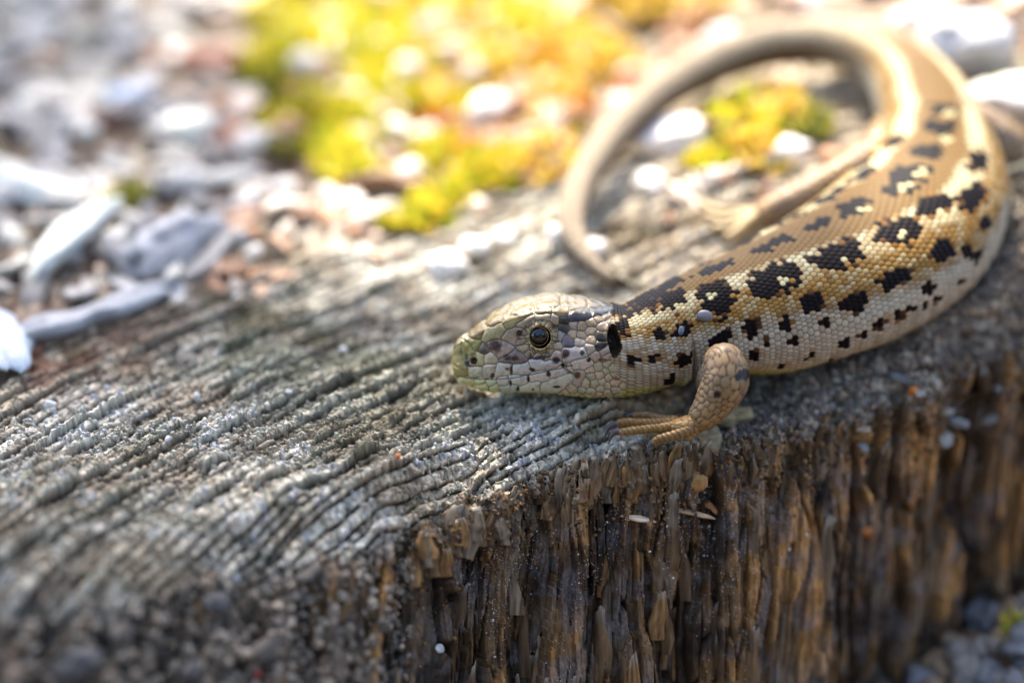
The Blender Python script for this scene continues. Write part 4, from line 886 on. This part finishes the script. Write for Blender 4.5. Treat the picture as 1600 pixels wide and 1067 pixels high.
MOSS = [('yellow_green', 'bright yellow green moss cushion in the litter', 'yellow green moss cushions', [(430, 20), (480, 75), (440, 130), (530, 30), (560, 120), (610, 55), (480, 175), (540, 190), (585, 205), (430, 205), (520, 240), (545, 270), (625, 350), (665, 335), (700, 315), (735, 290), (690, 250), (720, 170), (1165, 195), (1110, 262), (862, 412), (770, 275), (600, 160), (650, 110), (930, 268), (500, -10), (560, -30), (640, -15), (580, 85), (700, 95), (740, 25), (810, 75), (460, 95)]),
        ('golden', 'golden yellow moss cushion in the litter', 'golden moss cushions', [(660, 20), (720, 60), (690, 150), (760, 100), (820, 130), (850, 40), (900, 90), (780, 10), (950, 40), (880, 150), (840, 260), (805, 240), (870, 205), (1010, 20), (1220, 180), (1080, 20), (940, 110), (1190, 250), (1010, 245)]),
        ('orange', 'orange brown moss tuft in the litter', 'orange moss tufts', [(360, 228), (165, 195), (735, 240), (690, 205), (905, 180), (850, 110), (990, 150), (1000, 290)]),
        ('olive', 'dark olive moss tuft in the litter', 'olive moss tufts', [(455, 235), (640, 185), (205, 320), (965, 230), (1260, 205), (1575, 140), (410, 160), (1330, 170)])]
MM = [(480, 40, 'at the back of the moss bank'), (450, 150, 'beside the dark gap of the moss bank'), (540, 230, 'hanging over the front of the moss bank'), (690, 320, 'in the creeping strip of moss'), (640, 120, 'in the middle of the moss bank'), (720, 180, 'beside the upright white stone'), (860, 60, 'below the arch of the tail'), (830, 240, 'outside the thin part of the tail'), (1000, 30, 'beyond the arch of the tail'), (1180, 200, 'inside the loop of the tail'), (990, 260, 'inside the tail loop near its tip'), (360, 220, 'beside the smooth cream pebble'), (170, 220, 'among the grey chips'), (862, 412, 'on the ridged wood behind the neck'), (1570, 140, 'between the two big pale stones')]
for k, lab, grp, L in MOSS:
    for n, (px, py) in enumerate(L):
        p = hitp(px, py)
        if np.hypot(LV[::8, ::12, 0]-p[0], LV[::8, ::12, 1]-p[1]).min() < 5: continue
        s_ = rl.uniform(.7, 1.15)*np.interp(py, [0, 400], [1.2, .62])*(1.0 if k in ('yellow_green', 'golden') else .7)
        where = min(MM, key=lambda m: (m[0]-px)**2+1.8*(m[1]-py)**2)[2]
        lay('moss_cushion', mo[k][n % 2], p, rl.uniform(0, 6.28), rl.normal(0, .12, 2), s_, .8*s_, lab.replace(' in the litter', '')+' '+where, 'moss', grp+' '+where)
for k, (px, py) in enumerate(((520, 60), (600, 22), (680, 70), (640, 140), (760, 50), (820, 20), (560, 170), (700, 125), (900, 40), (480, 140), (740, 140), (960, 70), (620, 230), (860, 150))):
    p = hitp(px, py); lay('crumb', [peb_w[0], peb_w[1], chips_w[0]][k % 3], p, k*1.7, rl.normal(0, .3, 2), rl.uniform(.4, .7), -3.4, '%s crumb lying on top of the moss bank' % ['buff', 'tan', 'flat pinkish'][k % 3], 'wood crumb', 'crumbs on the moss bank %d' % (k % 3))
# ------------------------------------------------------------------ rubble at the stump's foot and small loose bits on the wood
rub_m = [blobmesh('rubble', (8, 6.5, 5.5), 570+k, [(112, 106, 96), (92, 92, 92), (124, 104, 78), (84, 74, 60)][k], M_STONE, 14, 18, .3, .3) for k in range(4)]
for n in range(70):
    px = rl.uniform(1370, 1660); py = rl.uniform(880, 1120)
    if py < 1085-.75*(px-1370): continue
    r_ = ray(px, py); t = np.linspace(DIST-60, DIST+120, 1500); Q = CAM+t[:, None]*r_; k = np.argmax(Q[:, 2] < Zg(Q[:, 0], Q[:, 1])); p = Q[k]
    rk = rl.randint(4); rz_ = rl.uniform(.35, .8); rn = ('small ' if rz_ < .55 else 'larger ')+['grey brown', 'slate grey', 'tan', 'dark brown'][rk]
    lay('pebble', rub_m[rk], p, rl.uniform(0, 6), rl.normal(0, .4, 2), rz_, -.6, rn+' pebble in the rubble at the foot of the stump', 'pebble', rn+' pebbles at the foot of the stump')
for px, py in ((1562, 925), (1598, 985)):
    r_ = ray(px, py); t = np.linspace(DIST-60, DIST+120, 1500); Q = CAM+t[:, None]*r_; k = np.argmax(Q[:, 2] < Zg(Q[:, 0], Q[:, 1])); lay('moss_cushion', mo['yellow_green'][0], Q[k], px, (0, 0), .45, .3, 'small yellow green moss tuft growing at the foot of the stump', 'moss', 'moss tufts at the foot of the stump')
def bit(name, me_, px, py, rz, label, cat, sc_=1.0, lift=.25, tilt=(0, 0), group=None):
    p, n_ = stump_hit(px, py); q = p+n_*lift
    return lay(name, me_, q, rz, tilt, sc_, 0, label, cat, group)
M_GRAIN = material('white_grain', .5, spec=.4, noise=(2500, .12))
gr_m = blobmesh('white_grain', (1.7, 1.1, 1.0), 501, (190, 186, 176), M_GRAIN, 16, 20, .18, .2, 1.0)
for px, py, s_ in ((265, 688, .9), (307, 620, 1.1), (76, 630, 1.5), (450, 610, .9), (540, 550, 1.0), (655, 720, .6), (327, 765, .45), (766, 968, .45), (775, 1025, .4), (568, 958, .8), (580, 780, .5), (742, 598, .8), (1015, 865, .3), (1040, 822, .3), (1058, 842, .25), (1268, 670, .5), (1230, 858, .5), (1262, 838, .4)):
    bit('grain', gr_m, px, py, px, 'tiny white mineral grain on the weathered wood', 'grain', s_*.75, .1, (px*.3, py*.2), 'white grains on the stump')
bit('shell_flake', blobmesh('white_flake', (2.3, 1.5, .6), 502, (170, 168, 160), M_GRAIN, 20, 28, .08, .2, 1.0), 688, 1010, .9, 'oval white flake caught on the split face of the stump', 'flake', .8, .3, (1.0, .5))
bit('splinter', chipmesh('pale_splinter', 5.0, .8, .6, 503, (206, 178, 146), M_CHIP), 1000, 809, .12, 'pale splinter jutting sideways from the face below the lizard\'s claws', 'splinter', 1.0, .35, (.3, .25))
bit('splinter', chipmesh('long_splinter', 7.0, .75, .55, 504, (170, 142, 108), M_CHIP), 1077, 802, -.05, 'long thin splinter lying across the face below the lizard\'s wrist', 'splinter', 1.0, .35, (.2, .2))
bit('splinter', chipmesh('tan_splinter', 2.6, .9, .5, 505, (190, 130, 80), M_CHIP), 1108, 795, -.5, 'short tan splinter beside the long thin splinter', 'splinter', 1.0, .8, (.2, .5))
OGR = [(1355, 828, 2.0, (160, 96, 44), 'orange lichen speck on the face of the stump'), (1426, 608, 1.5, (190, 112, 36), 'orange leaf crumb on the rim below the lizard\'s belly'), (402, 1055, 1.2, (128, 50, 40), 'red crumb on the crumbling slope of the stump'), (622, 712, .7, (190, 100, 30), 'tiny orange crumb on the ridged wood')]
for k, (px, py, s_, c, lab) in enumerate(OGR):
    bit('crumb', blobmesh('coloured_crumb', (s_, s_*.9, s_*.8), 510+k, c, M_GRAIN, 10, 12), px, py, k, lab, 'crumb', 1.0, .3)
bit('crumb', blobmesh('tan_lump', (4.6, 3.6, 3.2), 520, (150, 132, 96), M_CHIP, 16, 20, .3), 1146, 655, .6, 'rounded tan lump of wood behind the lizard\'s wrist', 'wood crumb', 1.0, .6)
bit('crumb', blobmesh('olive_lump', (3.6, 3.0, 3.0), 521, (140, 128, 98), M_CHIP, 16, 20, .3), 1110, 688, .2, 'olive grey lump of wood under the lizard\'s wrist', 'wood crumb', 1.0, .4)
bit('crumb', blobmesh('ochre_lump', (2.0, 1.6, 2.6), 522, (150, 112, 66), M_CHIP, 14, 16, .3), 1092, 757, .2, 'ochre wedge of fresh wood below the lizard\'s wrist', 'wood crumb', 1.0, .5)
for k, (px, py) in enumerate(((1500, 660), (1475, 690), (1400, 590), (1440, 615), (1345, 700), (1480, 640), (1560, 610), (1545, 655))):
    bit('wood_chip', chipmesh('rim_chip', 4.5, 2.0, 1.0, 530+k, [(118, 118, 114), (138, 132, 120)][k % 2], M_CHIP), px, py, k*1.3, 'pale chip lying on the crumbled rim right of the foreleg', 'wood chip', rl.uniform(.4, .8), .3, rl.normal(0, .4, 2), 'pale chips on the crumbled rim')
slope_m = [blobmesh('slope_lump', (8, 6.5, 5), 560, (78, 76, 72), M_CHIP, 14, 18, .3, .3), chipmesh('slope_chip', 12, 6, 3, 561, (88, 80, 70), M_CHIP), chipmesh('slope_sliver', 14, 4.5, 3, 562, (80, 70, 58), M_CHIP)]
for k, (px, py, s_) in enumerate(((125, 1040, 2.3), (190, 985, 1.1), (60, 930, 1.2), (340, 940, 1.2), (480, 900, 1.0), (20, 1050, 1.6), (300, 1050, 1.2), (420, 1010, 1.3), (530, 1040, 1.1))):
    bit('wood_chip', slope_m[k % 3], px, py, k, ['lumpy grey bit', 'broad brownish chip', 'narrow dark chip'][k % 3]+' among the crumbs on the near slope of the stump', 'wood chip', s_*.33, .6, rl.normal(0, .5, 2), ['lumpy bits', 'broad chips', 'narrow chips'][k % 3]+' on the near slope')
# ------------------------------------------------------------------ unseen tree added as a leafy shade caster: it shades the head and the near wood
def leaf_mesh(name, L, W, seed, rgb):
    n, m = 11, 7; u = np.linspace(0, 1, n)[:, None]; v = np.linspace(-1, 1, m)[None]
    wp = W/2*np.sin(np.pi*np.clip(u, .015, .985)**.85)**.8
    x = wp*v; y = L*u+0*v; z = .22*W*np.abs(v)*np.sin(np.pi*u)-.10*L*u*u+.25*vn(u*5+0*v, v*4+0*u, seed)
    c = lin(*rgb)*(1-.25*np.exp(-(v/.12)**2))[..., None]*(1+.1*vn(u*8+0*v, v*5+0*u, seed+1))[..., None]
    return mesh(name, np.stack([x, y, z], -1).reshape(-1, 3), grid_faces(n, m), np.clip(c+0*u[..., None], 0, 1).reshape(-1, 3), M_LEAF)
M_LEAF = material('twig_leaf', .45, spec=.4, extra=transl(.25))
M_TWIG = material('twig_bark', .8, spec=.2, noise=(300, .3))
leaves = [leaf_mesh('leaf', 40+5*k, 24+3*k, 600+k, [(70, 96, 36), (84, 106, 40), (60, 84, 34)][k]) for k in range(3)]
HC = 1100.0
BO = np.array([-1500, 1500, -40.0])
shade_tree = link('tree', None, BO); shade_tree.empty_display_size = .1
tag(shade_tree, 'young broadleaf tree whose high branch spreads a thin leafy shade over the lizard\'s head', 'tree')
rb_ = np.random.RandomState(23)
def sun_up(x, y, z0, H):                            # point at height H whose shadow falls on (x, y, z0)
    t = (H-z0)/sd[2]; return np.array([x, y, z0])+sd*t
def shade_w(x, y):                                  # how much of the sun the leaves take away over each spot of the stump
    b = np.interp(x, [-150, -60, -45, -30, -10, 10, 25, 40, 55], [160, 150, 60, 26, 12, 14, 16, 4, -14])
    return float(np.clip((b-y)/26+.5, 0, 1))
twigp = []
for gy_ in np.arange(-80, 175, 17.0):
    for gx_ in np.arange(-165, 70, 17.0):
        x = gx_+rb_.normal(0, 4.5); y = gy_+rb_.normal(0, 4.5)
        if rb_.rand() > shade_w(x, y)*.86: continue
        p = sun_up(x, y, 5, HC+rb_.uniform(-90, 110))
        link('leaf', leaves[rb_.randint(3)], p-BO, shade_tree, rot=(rb_.normal(.35, .3), rb_.normal(0, .35), rb_.uniform(-3.1, 3.1)), scale=(rb_.uniform(.75, 1.0),)*3)
        twigp.append(p)
def twig(name, a, b, r0, r1, sag=4):
    mid = (np.array(a)+np.array(b))/2+rb_.normal(0, sag, 3)
    G, _, t, an, _ = tube([a, mid, b], [r0, (r0+r1)/2, r1], [r0, (r0+r1)/2, r1], [.13, .3, 1] if name != 'trunk' else [1, .2, .1], max(3, np.linalg.norm(np.array(b)-a)/24), 10)
    c = np.tile(lin(96, 74, 54), (G.shape[0]*10, 1)); link(name, mesh(name, G.reshape(-1, 3)-BO, grid_faces(G.shape[0], 10, True), c, M_TWIG), parent=shade_tree)
twigp = np.array(twigp); hubs = [twigp[rb_.randint(len(twigp))]+np.array([0, 0, 12]) for _ in range(10)]
fork = BO+np.array([40, -60, 1250]); twig('trunk', BO+np.array([0, 0, -60]), fork, 60, 38, 15)
twig('limb', fork, hubs[0], 26, 5, 25)
for h_ in hubs[1:]: twig('twig', hubs[0], h_, 4, 1.6)
for p in twigp[::2]:
    h_ = min(hubs, key=lambda q: np.linalg.norm(q-p)); twig('twig', h_, p, 1.3, .7)
# ------------------------------------------------------------------ unseen shrub added to block sky light from the near side, mirrored dark in the animal's eye
SH = np.array([0, -900, -47.0])
shade_shrub = link('shrub', None, SH); shade_shrub.empty_display_size = .1
tag(shade_shrub, 'dense dark green shrub standing on the ground opposite the stump\'s split face', 'shrub')
rq = np.random.RandomState(71); nQ = 7000
az = rq.uniform(-1.35, 1.35, nQ); elv = rq.uniform(-.02, 1, nQ)
rad_ = 620+160*rq.rand(nQ); hh = elv*620*(.82+.22*np.sin(az*5+1)+.12*np.sin(az*11))
C0 = np.stack([rad_*np.sin(az), -330-rad_*np.cos(az)*.75, -47+hh], -1)-SH
dr = rq.normal(0, 1, (nQ, 3)); dr[:, 2] -= .3; dr /= np.linalg.norm(dr, axis=1, keepdims=True); sdv = np.cross(dr, rq.normal(0, 1, (nQ, 3))); sdv /= np.linalg.norm(sdv, axis=1, keepdims=True)
Ls = rq.uniform(34, 60, nQ)[:, None]
QV = np.stack([C0, C0+dr*Ls*.45+sdv*Ls*.27, C0+dr*Ls, C0+dr*Ls*.45-sdv*Ls*.27], 1).reshape(-1, 3)
QC = np.repeat(lin(58, 74, 36)[None]*rq.uniform(.6, 1.3, nQ)[:, None], 4, 0)
link('crown', mesh('shrub_crown', QV, np.arange(nQ*4).reshape(-1, 4), QC, M_LEAF, smooth=False), parent=shade_shrub)
for k in range(11):
    a_ = -1.25+.25*k; b0 = np.array([700*math.sin(a_), -330-700*math.cos(a_)*.75, -60])-SH
    G, _, t, an, _ = tube([b0, b0+np.array([20, -10, 240]), b0+np.array([-15, 12, 520])], [13, 9, 3], [13, 9, 3], [.2, 1, .1], 30, 8)
    link('stem', mesh('shrub_stem', G.reshape(-1, 3), grid_faces(G.shape[0], 8, True), np.tile(lin(86, 68, 50), (G.shape[0]*8, 1)), M_TWIG), parent=shade_shrub)
